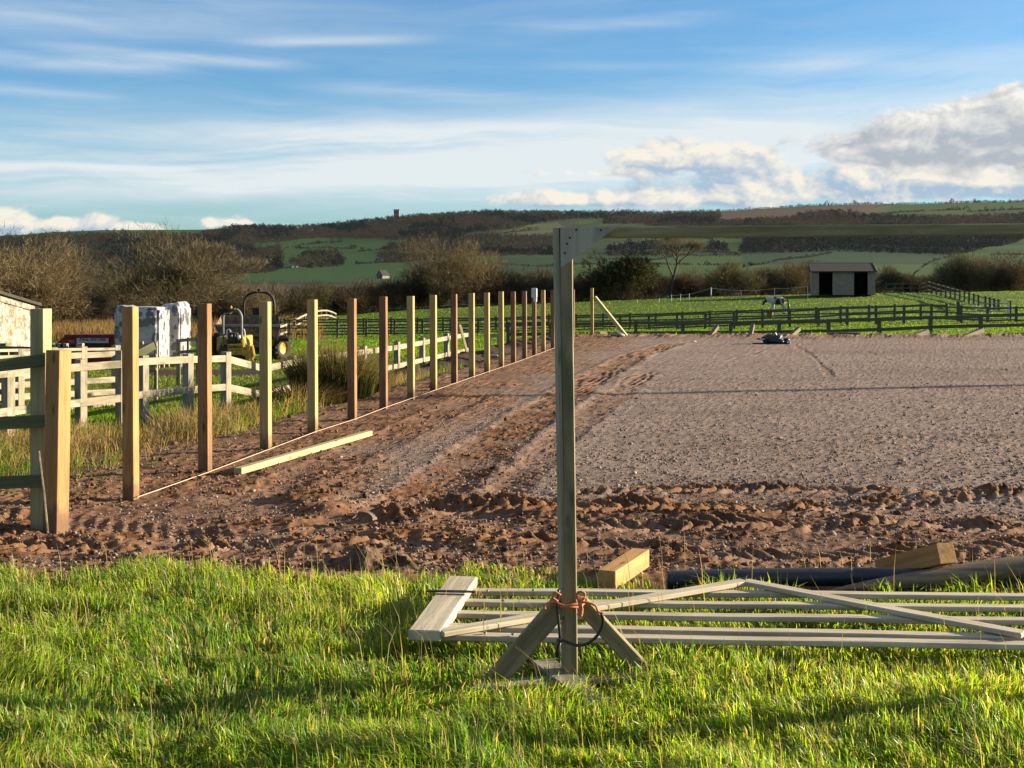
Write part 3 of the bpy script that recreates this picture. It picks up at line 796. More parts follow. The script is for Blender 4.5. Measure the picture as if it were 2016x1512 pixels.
def green_cols(x, y, n, straw=.1):
    g1 = fbm(x * 1.3, y * 1.3, 61)[:, None]; r = rng.random(n)[:, None]
    a, b, c = np.array((.100, .215, .018)), np.array((.250, .345, .030)), np.array((.38, .37, .08))
    col = a + (b - a) * np.clip(g1 * 1.6 - .3 + (r - .5) * .7, 0, 1); col = col + (c - col) * np.clip((rng.random(n)[:, None] - .75) * 2.2, 0, .6)
    k = rng.random(n) < straw * (.4 + 1.2 * fbm(x * .8, y * .8, 66)); col[k] = np.array((.34, .27, .12)) * rng.uniform(.6, 1.25, k.sum())[:, None]
    return col * rng.uniform(.75, 1.25, n)[:, None]


def build_lawn():
    n = 260000
    Yc = rng.uniform(2.5, 7.15, n); Yc = np.where(rng.random(n) < .35, rng.uniform(2.5, 4.8, n), Yc)
    Xc = rng.uniform(-.5, .56, n) * (Yc + .7)
    edge = 6.90 + (fbm(Xc * 1.6, Xc * 0 + 3, 71) - .5) * .7 + (vn(Xc * 6, Xc * 0 + 1, 72) - .5) * .22 + (rng.random(n) - .5) * .12 - sstep(.35, .9, Xc) * .50
    clump = fbm(Xc * 1.9, Yc * 2.4, 73, 3); clump2 = vn(Xc * 9, Yc * 9, 74)
    keep = (Yc < edge) & (rng.random(n) < .30 + 1.1 * clump2)
    Xc, Yc, clump, clump2 = Xc[keep], Yc[keep], clump[keep], clump2[keep]; n = len(Xc)
    cl = np.clip((clump - .28) * 2.3, 0, 1)
    h = (.034 + .052 * cl + .036 * clump2) * rng.uniform(.5, 1.45, n)
    under = (Xc > -.45) & (Xc < 3.0) & (Yc > 5.28 - .02 * Xc) & (Yc < 6.3); h = np.where(under, np.minimum(h, .075), h)
    w = rng.uniform(.0034, .0085, n)
    swirl = vn(Xc * 3.1, Yc * 3.1, 79) * 6
    lean = np.abs(rng.normal(.62, .38, n)); az = swirl + rng.normal(0, .8, n)
    pos = np.stack([Xc, Yc, H(Xc, Yc) + lawn_bump(Xc, Yc) - .004], 1)
    V, Fc, C = blades(pos, h, w, lean, az, green_cols(Xc, Yc, n, .21), .75)
    o = np_mesh('grass', V, Fc, M_['leaf'], col=C); tag(o, 'bright green tufty lawn grass filling the near ground', 'grass', kind='stuff')
    # tall straw stems
    n = 1500
    Yc = rng.uniform(2.6, 7.0, n); Xc = rng.uniform(-.48, .54, n) * (Yc + .6)
    keep = rng.random(n) < np.clip(fbm(Xc * .9, Yc * .9, 77) * 2 - .55 + (Xc > .3) * .15, 0.05, 1); Xc, Yc = Xc[keep], Yc[keep]; n = len(Xc)
    h = rng.uniform(.14, .34, n); lean = np.abs(rng.normal(.25, .22, n)); az = rng.normal(2.7, .9, n)
    c = np.array((.40, .31, .15)) * rng.uniform(.6, 1.2, n)[:, None]
    V, Fc, C = blades(np.stack([Xc, Yc, lawn_bump(Xc, Yc) - .004], 1), h, rng.uniform(.0022, .0042, n), lean, az, c, .4)
    o = np_mesh('straw_stems', V, Fc, M_['dry'], col=C); tag(o, 'tall dry straw stems standing out of the lawn', 'dry grass', kind='stuff')


def build_rough():
    """uncut strip between the new posts and the old rail fence"""
    n = 46000
    Yc = rng.uniform(8.6, 25, n); d = rng.uniform(.75, 4.2, n); Xc = row_x(Yc) - d
    tuft = fbm(Xc * 1.5, Yc * 1.1, 81)
    keep = rng.random(n) < np.clip((tuft - .34) * 4.0, .03, 1) * sstep(.75, 1.35, d + (fbm(Xc * .8, Yc * .8, 82) - .5) * .8) * np.where((Yc > 17) & (d < 1.6), .35, 1)
    Xc, Yc, tuft, d = Xc[keep], Yc[keep], tuft[keep], d[keep]; n = len(Xc)
    dryness = np.clip(fbm(Xc * .7, Yc * .5, 83) * 2.3 - .52, 0, 1)
    dry = rng.random(n) < dryness
    h = (.13 + .42 * np.clip(tuft - .35, 0, 1)) * rng.uniform(.5, 1.4, n) * np.where(dry, 1.25, .95)
    lean = np.abs(rng.normal(.75, .5, n)); az = rng.normal(-.5, 1.7, n)
    c = green_cols(Xc, Yc, n, .05); kd = dry
    c[kd] = (np.array((.46, .35, .17)) + (np.array((.30, .18, .085)) - np.array((.46, .35, .17))) * rng.random(kd.sum())[:, None]) * rng.uniform(.6, 1.2, kd.sum())[:, None]
    V, Fc, C = blades(np.stack([Xc, Yc, H(Xc, Yc) - .01], 1), h, rng.uniform(.004, .010, n), lean, az, c, 1.0)
    o = np_mesh('rough_grass', V, Fc, M_['dry'], col=C); tag(o, 'long tangled dry and green grass between posts and rail fence', 'rough grass', kind='stuff')


def build_pasture():
    parts = []
    # left paddock
    n = 70000
    Yc = 1 / rng.uniform(1 / 62, 1 / 13.5, n); Xc = np.interp(rng.random(n), [0, 1], [0, 1]) * (row_x(Yc) - 1.6 + .56 * Yc) - .56 * Yc
    keep = (Xc < row_x(Yc) - 2.6) & (Yc > 13.5) & ~((Yc > 31.8) & (Yc < 34.5) & (Xc / Yc > -.31) & (Xc / Yc < -.2)); parts.append((Xc[keep], Yc[keep], .05, .10))
    n = 190000
    Yc = 1 / rng.uniform(1 / 132, 1 / 44, n); Xc = rng.uniform(-.46, .56, n) * Yc
    keep = ~((Yc > 58) & (Xc / Yc < -.20)); parts.append((Xc[keep], Yc[keep], .05, .12))
    n = 9000
    Yc = rng.uniform(38.5, 45, n); Xc = rng.uniform(-.1, .56, n) * Yc; parts.append((Xc, Yc, .08, .22))
    Vs, Fs, Cs, b = [], [], [], 0
    for Xc, Yc, h0, h1_ in parts:
        n = len(Xc); h = (h0 + (h1_ - h0) * fbm(Xc * .5, Yc * .5, 91)) * rng.uniform(.6, 1.3, n)
        w = .012 + Yc * .00055
        c = green_cols(Xc * .3, Yc * .3, n, .03) * np.array((.58, .70, .62)); pal = sstep(.5, .72, fbm(Xc * .06, Yc * .06, 93))[:, None]
        c = c + (np.array((.17, .165, .055)) - c) * pal * .5
        V, Fc, C = blades(np.stack([Xc, Yc, H(Xc, Yc) - .02], 1), h, w * rng.uniform(.6, 1.2, n), np.abs(rng.normal(.3, .3, n)), rng.uniform(0, 6.28, n), c)
        Vs.append(V); Fs.append(Fc + b); Cs.append(C); b += len(V)
    o = np_mesh('pasture_grass', np.concatenate(Vs), np.concatenate(Fs), M_['short'], col=np.concatenate(Cs)); tag(o, 'short grazed green grass of the paddocks beyond the arena', 'grass', kind='stuff')
    # tall bleached grass along the bottom of the left paddock
    n = 16000
    Yc = rng.uniform(70, 104, n); Xc = rng.uniform(-.46, -.155, n) * Yc
    keep = rng.random(n) < np.clip(fbm(Xc * .25, Yc * .12, 95) * 3.4 - 1.1, .04, 1); Xc, Yc = Xc[keep], Yc[keep]; n = len(Xc)
    c = np.array((.22, .125, .062)) * rng.uniform(.5, 1.3, n)[:, None]; gk = rng.random(n) < .25; c[gk] = np.array((.10, .12, .03)) * rng.uniform(.6, 1.2, gk.sum())[:, None]
    V, Fc, C = blades(np.stack([Xc, Yc, H(Xc, Yc) - .02], 1), rng.uniform(.35, 1.0, n), rng.uniform(.03, .07, n), np.abs(rng.normal(.2, .2, n)), rng.uniform(0, 6.28, n), c)
    o = np_mesh('bleached_grass', V, Fc, M_['dry'], col=C); tag(o, 'tall reddish bleached grass below the left-hand trees', 'rough grass', kind='stuff')


build_lawn(); build_rough(); build_pasture()


# ------------------------------------------------------------------ trees
def tree_limbs(height, spread, seed, levels=4, trunk_h=.28, r0=.22, forks=(3, 4), lean=0.0, up=.5):
    r_ = random.Random(seed); segs = []; tips = []
    def grow(p, d, L, r, lv):
        q = p
        n = 3
        dd = d.copy()
        for i in range(n):
            dd = (dd + Vector((r_.uniform(-.22, .22), r_.uniform(-.22, .22), r_.uniform(-.05, .16)))).normalized()
            q2 = q + dd * (L / n); segs.append((q.copy(), q2.copy(), r * (1 - .28 * i / n), r * (1 - .28 * (i + 1) / n))); q = q2
            if lv >= 1: tips.append((q.copy(), dd.copy(), lv))
        if lv < levels:
            k = r_.randint(*forks)
            a0 = r_.uniform(0, 6.28)
            for i in range(k):
                a = a0 + 6.28 * i / k + r_.uniform(-.5, .5); t = r_.uniform(.45, 1.0) * spread
                side = Vector((math.cos(a), math.sin(a), 0)); side = side - dd * side.dot(dd)
                nd = (dd * (1 - .25 * t) + side * t + Vector((0, 0, up * .35))).normalized()
                grow(q.copy(), nd, L * r_.uniform(.62, .86), r * .62, lv + 1)
    grow(Vector((0, 0, -.2)), Vector((lean, 0, 1)).normalized(), height * trunk_h, r0, 0)
    return segs, tips


def twig_mesh(tips, n, length, width, seed, c0, c1, shell=None, droop=.0, up=.5):
    g = np.random.default_rng(seed)
    T = np.array([t[0][:] for t in tips]); D = np.array([t[1][:] for t in tips]); lv = np.array([t[2] for t in tips], float)
    p = lv ** 3 / (lv ** 3).sum(); idx = g.choice(len(T), n, p=p)
    o = T[idx] + g.normal(0, length * .30, (n, 3))
    d = D[idx] * .8 + g.normal(0, .6, (n, 3)); d[:, 2] += up; d /= np.linalg.norm(d, axis=1)[:, None]
    L = length * g.uniform(.5, 1.3, n)[:, None]
    s_ = np.cross(d, g.normal(0, 1, (n, 3))); s_ /= np.linalg.norm(s_, axis=1)[:, None]; w = width * g.uniform(.6, 1.3, n)[:, None]
    bend = g.normal(0, .14, (n, 3)) * L
    V = np.stack([o - s_ * w / 2, o + s_ * w / 2, o + d * L + bend], 1)
    k = g.random(n)[:, None]; c = np.array(c0) * (1 - k) + np.array(c1) * k; c = c * g.uniform(.7, 1.3, n)[:, None]
    Fc = (np.arange(n) * 3)[:, None] + np.arange(3)[None]
    return V.reshape(-1, 3), Fc, np.repeat(c, 3, 0)


def dome_pts(w, h, base, seed, n=1500, nb=16):
    """points through a rounded crown made of many overlapping masses"""
    g = np.random.default_rng(seed); out = []
    for i in range(nb):
        v = g.normal(0, 1, 3); v[2] = abs(v[2]) * .9 - .15; v /= np.linalg.norm(v); rad = g.uniform(.35, .78)
        c = np.array((v[0] * w / 2 * rad, v[1] * w / 2 * rad, base + max(v[2], -.1) * (h - base) * rad + (h - base) * .10)); r = g.uniform(.17, .27) * w
        k = n // nb; u = g.normal(0, 1, (k, 3)); u /= np.linalg.norm(u, axis=1)[:, None]; q = c + u * (g.random(k)[:, None] ** .4) * np.array((r, r, r * .8)); q[:, 2] = np.maximum(q[:, 2], base * .55)
        d = q - np.array((0, 0, base * .7)); d /= np.linalg.norm(d, axis=1)[:, None]
        out += [(Vector(a), Vector(b_), 3) for a, b_ in zip(q, d)]
    return out


def bush_pts(w, d, h, seed, nb=9, n=500):
    """points through a lumpy crown of several overlapping masses"""
    g = np.random.default_rng(seed); out = []
    cs = np.stack([g.uniform(-.34, .34, nb) * w, g.uniform(-.3, .3, nb) * d, g.uniform(.25, .68, nb) * h], 1)
    rr = g.uniform(.20, .36, nb) * np.array([[w], [0]])[0]
    for c, r in zip(cs, rr):
        k = n // nb; v = g.normal(0, 1, (k, 3)); v /= np.linalg.norm(v, axis=1)[:, None]; rad = g.random(k)[:, None] ** .45
        q = c + v * rad * np.array((r, r * d / w, min(r * .95, (h - c[2]) * .95)))
        q[:, 2] = np.maximum(q[:, 2], .02 * h)
        out += [(Vector(a), Vector(b_), 3) for a, b_ in zip(q, v)]
    return out


_PROTO = {}
def tree_proto(kind):
    """trunk mesh and crown mesh of one kind, standing at the origin"""
    if kind in _PROTO: return _PROTO[kind]
    tw = None
    if kind == 'oak':
        segs, tips = tree_limbs(8.4, .85, 3, 4, .20, .34, (3, 4), 0.05, .5); tips = tips + dome_pts(10.4, 8.6, 2.0, 5, 2200, 20); tw = twig_mesh(tips, 15000, .85, .036, 1, (.085, .070, .042), (.165, .132, .078), up=.35)
    elif kind == 'round':
        segs, tips = tree_limbs(7.6, .95, 9, 4, .19, .32, (3, 4), 0, .4); tips = tips + dome_pts(10.8, 8.0, 1.8, 8, 2600, 22); tw = twig_mesh(tips, 18500, .75, .040, 2, (.120, .088, .048), (.205, .150, .085), up=.2)
    elif kind == 'ash':
        segs, tips = tree_limbs(7.6, .75, 14, 4, .28, .13, (2, 3), .1, .6); tw = twig_mesh(tips, 3600, .5, .026, 3, (.10, .085, .06), (.17, .14, .10), up=.5)
    elif kind == 'ever':
        segs, tips = tree_limbs(5.2, 1.1, 19, 3, .24, .2, (3, 4), .2, .3)
        tips = bush_pts(7.0, 5.5, 5.6, 31, 13, 1300); tw = twig_mesh(tips, 13000, .38, .085, 4, (.020, .024, .012), (.075, .072, .024), up=.3)
    elif kind.startswith('bush'):
        i = int(kind[4:]); cols = [((.065, .052, .036), (.130, .100, .064)), ((.075, .052, .036), (.145, .098, .062)), ((.060, .056, .030), (.135, .118, .060)), ((.042, .035, .027), (.085, .068, .046)), ((.10, .078, .048), (.185, .145, .088))][i]
        segs, tips = tree_limbs(3.4, 1.0, 40 + i, 3, .22, .10, (3, 5), 0, .4)
        tips = tips + bush_pts(5.6, 4.4, 4.2, 50 + i, 11, 900); tw = twig_mesh(tips, 7600, .65, .040, 60 + i, *cols, up=.75)
    elif kind == 'hedge':
        segs = []; tips = bush_pts(9.0, 3.0, 2.6, 77, 16, 1200)
        tw = twig_mesh(tips, 11000, .42, .05, 78, (.040, .034, .022), (.095, .072, .042), up=.6)
    mb = MB()
    for a, b, ra, rb in segs: mb.tube([a, b], [ra, rb], 5, False)
    tr = None
    if segs:
        tr = bpy.data.meshes.new('trunk'); tr.from_pydata(mb.v, [], mb.f); tr.materials.append(M_['trunk'])
        for p in tr.polygons: p.use_smooth = True
    V, Fc, C = tw; o = np_mesh('crown', V, Fc, M_['twig'], col=C); cr = o.data; bpy.data.objects.remove(o)
    nw, nh = {'oak': (10.4, 8.6), 'round': (10.8, 8.0), 'ash': (5.5, 8.2), 'ever': (7.0, 4.8), 'hedge': (9.0, 2.7)}.get(kind, (5.2, 3.7))
    q = V; fx = nw / (np.percentile(q[:, 0], 99) - np.percentile(q[:, 0], 1)); fz = nh / np.percentile(q[:, 2], 99.3)
    for me in (tr, cr):
        if me is not None: me.transform(Matrix.Diagonal((fx, fx, fz, 1)))
    _PROTO[kind] = (tr, cr); return _PROTO[kind]


def tree(name, kind, px, Y, label, scale=(1, 1, 1), rz=0.0, cat='tree', group=None, dz=0.0):
    tr, cr = tree_proto(kind); x = (px - CX) / F * Y
    r = root(name, label, cat, (x, Y, h1(x, Y) + dz), group); r.rotation_euler.z = rz; r.scale = scale
    for nm, me in (('trunk', tr), ('crown', cr)):
        if me is None: continue
        o = bpy.data.objects.new(nm, me); COL.objects.link(o); o.parent = r
    return r


def build_trees():
    tree('bare_tree', 'oak', 335, 108, 'large spreading bare tree behind the wrapped pallet stacks', (1.02, .9, .93), .4)
    tree('bare_tree', 'round', 40, 100, 'round golden brown bare tree behind the white boarded shed', (1.02, 1, .88), 1.0)
    tree('bare_tree', 'ash', 438, 112, 'ivy grey slim bare tree at the right edge of the large spreading tree', (1.0, 1.0, .90), 2.0)
    tree('bare_tree', 'oak', 230, 118, 'smaller dull bare tree filling in left of the large spreading tree', (.72, .7, .66), 2.2)
    tree('bare_tree', 'oak', -60, 132, 'dark brown bare tree rising at the left edge behind the golden tree', (1.25, 1, 1.12), 3.2)
    tree('bare_tree', 'oak', 90, 145, 'dark brown tree top showing over the golden round tree', (1.1, 1, 1.02), 5.0)
    tree('bare_tree', 'ash', 1322, 134, 'thin pale bare tree just right of the dark evergreen', (.9, .9, .98), .3)
    tree('evergreen_tree', 'ever', 1222, 131, 'broad dark evergreen tree with an olive crown beside the timber goal frame', (1.06, 1, .98), 0)
    tree('bare_tree', 'oak', 862, 128, 'wide rusty bare tree behind the middle of the new post row', (.90, .8, .82), 1.3)
    tree('bare_tree', 'round', 930, 130, 'yellowish bare tree touching the wide rusty tree', (.62, .7, .80), 2.7)
    B = [  # kind, px, Y, scale x, z, turn, label
        ('bush0', 130, 106, .8, .75, .3, 'grey brown bush behind the red skip'), ('bush3', 185, 112, 1.0, .75, 1.4, 'dark bush between the skip and the wrapped stacks'),
        ('bush3', 400, 116, 1.0, .65, 2.0, 'dark low bush right of the wrapped stacks'), ('bush0', 470, 112, 1.1, .72, 2.4, 'brown bush behind the dumper hoop'), ('bush4', 512, 114, 1.0, .82, .9, 'pale tan bush right above the dumper hoop'),
        ('bush0', 560, 118, 1.0, .70, .1, 'brown bush left of the white curving fence'), ('bush2', 618, 120, 1.0, .82, 1.9, 'olive bush with a yellow top above the white curving fence'), ('bush3', 665, 122, 1.15, .78, 2.9, 'near black bush behind the end of the curving fence'),
        ('bush1', 715, 124, 1.1, .80, .5, 'reddish brown bush behind the third square post'), ('bush3', 775, 126, 1.1, .85, 1.1, 'dark bush left of the wide rusty tree'), ('bush0', 825, 132, 1.2, .9, 2.2, 'grey bush under the wide rusty tree'),
        ('bush1', 985, 130, 1.1, 1.0, .7, 'rusty bush right of the yellowish tree'), ('bush4', 1035, 131, 1.0, .98, 2.5, 'tan upright bush behind the far row of posts'), ('bush1', 1075, 132, 1.0, .92, 1.6, 'rust coloured bush just left of the goal post'),
        ('bush0', 1140, 133, 1.0, .92, .2, 'grey brown bush right of the goal post'), ('bush3', 1285, 136, .9, .8, 1.2, 'dim bush between evergreen and thin bare tree'), ('bush1', 1360, 138, .9, .82, 2.8, 'reddish bush right of the thin bare tree'),
        ('bush2', 1440, 134, 1.2, 1.0, 3.4, 'spreading bush with golden right side above the electric fence'), ('bush3', 1505, 140, 1.0, .85, .6, 'dark bush behind the grazing pony'), ('bush0', 1560, 138, 1.1, .98, 1.5, 'bare leaning bush left of the field shelter'),
        ('bush3', 1610, 146, 1.2, 1.12, 2.1, 'tall dark bush rising behind the left end of the shelter'), ('bush2', 1745, 134, .8, .78, .4, 'small bush at the right end of the shelter'), ('bush3', 1790, 140, 1.1, .60, 1.8, 'low dark bush between shelter and receding fence'),
        ('bush2', 1822, 142, .7, .55, 2.6, 'little pale topped bush behind the end of the receding fence'), ('bush2', 1890, 134, 1.1, 1.15, 3.0, 'tall greenish bush at the receding fence'), ('bush4', 1935, 136, 1.0, 1.05, .9, 'tan bush beside the tall greenish bush'),
        ('bush0', 1985, 134, 1.1, 1.08, 2.3, 'brown bush at the right end of the hedge line'), ('bush2', 2050, 136, 1.2, 1.05, 1.0, 'olive bush closing the hedge line at the picture edge'), ('bush0', 2130, 138, 1.3, 1.0, .2, 'brown bush beyond the right edge of the view'),
        ('bush3', 20, 92, .8, .5, .2, 'dark low bush hard behind the shed roof')]
    for i, (k, px, Y, sx, sz, rz, lb) in enumerate(B):
        tree('bush', k, px, Y, lb, (sx, sx * .9, sz), rz, 'bush', 'bushes and scrub along the field edge')
    hl = ['below the golden round tree', 'below the large spreading tree', 'behind the dumper', 'behind the white curving fence', 'under the wide rusty tree', 'behind the far posts of the new row', 'under the evergreen tree', 'under the thin bare tree',
          'behind the pony', 'directly behind the field shelter', 'left of the receding fence top', 'behind the receding fence', 'at the right edge of the field']
    for i, (px, Y) in enumerate([(60, 122), (240, 126), (460, 128), (640, 131), (820, 138), (990, 140), (1180, 142), (1340, 145), (1500, 147), (1660, 150), (1800, 146), (1920, 142), (2060, 144)]):
        tree('hedge', 'hedge', px, Y, 'dark tangled hedge length ' + hl[i], (1.12, 1, 1.0 if px < 1400 else .85), 0, 'hedge', 'hedge along the bottom of the fields')
    # second, lower line of scrub in the valley behind, so no bare ground shows through
    for i, px in enumerate(range(-100, 2200, 105)):
        k = 'bush%d' % (3 if i % 3 else 0); Yv = 205 + 25 * ((i * 7) % 4); x = (px - CX) / F * Yv
        tree('bush', k, px, Yv, ('scrub bush in the valley seen through the hedge, ' + ['left of the spreading tree', 'behind the rusty trees', 'near the evergreen', 'towards the shelter', 'behind the right bushes'][min(4, i * 5 // 22)]), (2.6, 2, 2.3), i * 1.3, 'bush', 'valley scrub ' + str(min(4, i * 5 // 22) + 1) + ' beyond the hedge line')


build_trees()


# ------------------------------------------------------------------ fences
def rail_fence(name, label, pts, rails, pw=.10, rw=.10, rt=.035, pm='far_rail', rm='far_rail', front=-1, group=None, bevel=0, overlap=.0, post_up=.0, jitter=.0):
    """pts: (x, y, z of post foot, z of post top); rails: heights measured down from the post top"""
    r = root(name, label, 'fence', (pts[0][0], pts[0][1], pts[0][2]), group)
    q = random.Random(len(pts) * 13 + int(abs(pts[0][0]) * 10))
    a0 = math.atan2(pts[-1][1] - pts[0][1], pts[-1][0] - pts[0][0])
    for i, (x, y, z0, z1) in enumerate(pts):
        a, b = pts[max(i - 1, 0)], pts[min(i + 1, len(pts) - 1)]; dv = Vector((b[0] - a[0], b[1] - a[1], 0)).normalized()
        l = q.uniform(-jitter, jitter)
        beam('post', (x, y, z0 - .25), (x + l, y, z1 + post_up + q.uniform(-.5, .5) * jitter), pw, pw, M_[pm], r, bevel=bevel, up=(-dv.y, dv.x, 0))
    for (ax, ay, a0_, a1), (bx, by, b0_, b1) in zip(pts[:-1], pts[1:]):
        dv = Vector((bx - ax, by - ay, 0)).normalized(); nv = Vector((dv.y, -dv.x, 0)) * ((pw + rt) / 2 + .001) * (-front)
        for h in rails:
            ja, jb = q.uniform(-jitter, jitter), q.uniform(-jitter, jitter)
            beam('rail', (ax + nv.x - dv.x * overlap, ay + nv.y - dv.y * overlap, a1 - h + ja), (bx + nv.x + dv.x * overlap, by + nv.y + dv.y * overlap, b1 - h + jb), rt, rw, M_[rm], r, bevel=bevel)
    return r


def fence_px(tab, hgt=None):
    """posts from (px, py of post top, Y); feet on the ground"""
    out = []
    for px, py, Y in tab:
        p = P(px, py, Y); out.append((p.x, p.y, h1(p.x, p.y) if hgt is None else p.z - hgt, p.z))
    return out


def build_far_fences():
    # low fence just behind the arena
    xs = [1252, 1345, 1439, 1534, 1632, 1731, 1832, 1931, 2032, 2134]
    top = lambda px: np.interp(px, [1100, 1252, 1439, 1632, 1731, 1832, 1931, 2140], [634, 632, 631, 628, 625, 621, 618, 612])
    left = [1000, 1084, 1168]
    rail_fence('rail_fence', 'low dark green rail fence hard behind the far edge of the arena', fence_px([(p, top(p), 41.0) for p in left + xs], 1.15), [.07, .40, .72], .11, .11, .035, jitter=.015)
    # double line of fences across the field
    n = 31; Xs = np.linspace(-17.2, 33, n)
    def line(Y, tops, x0, x1, step):
        out = []
        for X in np.arange(x0, x1, step):
            px = CX + F * X / Y; out.append((px + rnd.uniform(-2, 2), float(np.interp(px, *tops)), Y))
        return fence_px(out)
    tA = ([500, 660, 850, 1000, 1150, 1300, 1450, 1600, 1723, 1832, 1900, 2016, 2200], [627, 626, 624, 622, 617, 615, 609, 604, 600, 597, 598, 597, 595])
    tB = ([500, 665, 850, 1000, 1150, 1300, 1445, 1600, 1723, 1832, 1940, 2016, 2200], [630, 630, 628, 625, 621, 618, 612, 607, 601, 598, 604, 602, 600])
    rail_fence('rail_fence', 'long dark three rail fence across the field, farther of the parallel pair', line(80, tA, -14.9, 29.5, 1.74), [.12, .50, .88], .13, .10, .04, jitter=.03)
    rail_fence('rail_fence', 'long dark three rail fence across the field, nearer of the parallel pair', line(75, tB, -14.2, 36, 1.74), [.12, .50, .86], .13, .10, .04, jitter=.03)
    # cream fence curving up to the trees
    c = [(570, 632, 80), (580, 627, 83), (590, 621, 87), (600, 617, 91), (611, 613, 95), (622, 610, 99), (632, 609, 103), (642, 609, 107), (652, 612, 111), (660, 616, 115)]
    rail_fence('rail_fence', 'cream fence curving away uphill towards the dark bushes', fence_px(c, 1.2), [.10, .50, .88], .13, .12, .05, 'cream_post', 'cream_rail', front=-1)
    c = [(536, 642, 70), (549, 640, 73), (562, 636, 76)]
    rail_fence('rail_fence', 'short cream fence stub between dumper wheel and curving fence', fence_px(c, 1.25), [.10, .55, .9], .12, .12, .05, 'cream_post', 'cream_rail')
    # receding fences on the right
    c = [(1812, 556, 128)] + [(1825 + i * 9.2, 552 + i * 2.55, 126 - i * 2.6) for i in range(12)] + [(1940 + i * 8.6, 583 + i * 2.0, 94 - i * 1.2) for i in range(4)]
    rail_fence('rail_fence', 'brown fence running downhill from the hedge towards the grey gate', fence_px(c), [.14, .56, .98], .13, .10, .05, 'far_rail', 'cream_rail', front=1)
    c = [(1745 + i * 16, 557 - i * .3, 131) for i in range(5)]
    rail_fence('rail_fence', 'weathered fence under the scrub right of the field shelter', fence_px(c, 1.2), [.15, .6], .12, .10, .05)
    # steel gate with a pale post
    g = root('field_gate', 'grey steel field gate in the right-hand paddock fence', 'gate', P(1895, 632, 78))
    a, b = P(1890, 597, 78), P(1984, 596, 78)
    m = MB()
    for k in range(5): m.tube([a - Vector((0, 0, .05 + k * .24)), b - Vector((0, 0, .05 + k * .24))], .03, 6)
    m.make('bars', M_['galv'], g)
    for t in (0, .33, .66, 1):
        q = a.lerp(b, t); m = MB(); m.tube([q, q - Vector((0, 0, 1.1))], .03, 6); m.make('upright', M_['galv'], g)
    for t in (0, 1):
        q = a.lerp(b, t) + Vector((-.12 if t == 0 else .12, 0, 0)); beam('hanging_post', (q.x, q.y, h1(q.x, q.y) - .2), (q.x, q.y, q.z + .12), .16, .16, M_['far_rail'], g)
    # white marker post by the gate
    q = P(1985, 594, 77); tag(beam('marker_post', (q.x, q.y, h1(q.x, q.y) - .1), q, .10, .10, M_['tape'], None), 'white painted post beside the grey gate', 'post')
    # electric fence
    e = root('electric_fence', 'white tape electric fence strung along the crest of the field', 'fence', P(1298, 605, 118))
    tabs = [(1200, 594, 610), (1255, 590, 606), (1298, 587, 604), (1322, 580, 592), (1340, 579, 591), (1357, 578, 590), (1400, 566, 588), (1459, 571, 583), (1525, 567, 583), (1590, 563, 580)]
    tops = []
    for px, y0, y1 in tabs:
        Y = 119; t = P(px, y0, Y); m = MB(); m.tube([Vector((t.x, t.y, h1(t.x, t.y) - .1)), t], .05 if px in (1400,) else .028, 6); m.make('stake', M_['tape'], e); tops.append(t)
    for k, (a, b) in enumerate(zip(tops[2:-1], tops[3:])):
        pts = [a.lerp(b, t) - Vector((0, 0, .05 + .06 * math.sin(math.pi * t))) for t in np.linspace(0, 1, 6)]
        m = MB(); m.tube(pts, .013, 5); m.make('tape', M_['tape'], e)


build_far_fences()


# ------------------------------------------------------------------ new posts, string, near fence
ORD = ['first', 'second', 'third', 'fourth', 'fifth', 'sixth', 'seventh', 'eighth', 'ninth', 'tenth', 'eleventh', 'twelfth', 'thirteenth', 'fourteenth', 'fifteenth', 'sixteenth', 'seventeenth', 'eighteenth', 'nineteenth', 'twentieth']
POSTS = [(255, 985, 604, 'new_orange', 'orange brown'), (402, 932, 598, 'new_brown', 'dark brown'), (522, 888, 594, 'new_pale', 'dull straw coloured'), (615, 853, 590, 'new_pale', 'pale straw coloured'), (693, 829, 588, 'new_brown', 'warm brown'),
         (755, 806, 584, 'new_red', 'red brown'), (809, 787, 583, 'new_pale', 'knotty pale'), (853.5, 770, 581, 'new_pale', 'pale knot-marked'), (894.5, 756, 579, 'new_red', 'dark reddish'), (929, 744, 577, 'new_pale', 'pale'), (959, 734, 576, 'new_pale', 'pale'),
         (987, 724, 574, 'new_pale', 'pale'), (1011, 715, 574, 'new_red', 'dark reddish'), (1033, 707.5, 573, 'new_red', 'dark reddish'), (1052, 700, 573, 'new_red', 'dark reddish'), (1070, 694, 571, 'new_pale', 'pale'), (1088.5, 687, 571, 'new_red', 'dark reddish'), (1128.5, 672, 570, 'new_red', 'dark reddish'), (1166, 662, 567, 'new_pale', 'pale corner')]
ROWA = -math.atan(.1896)


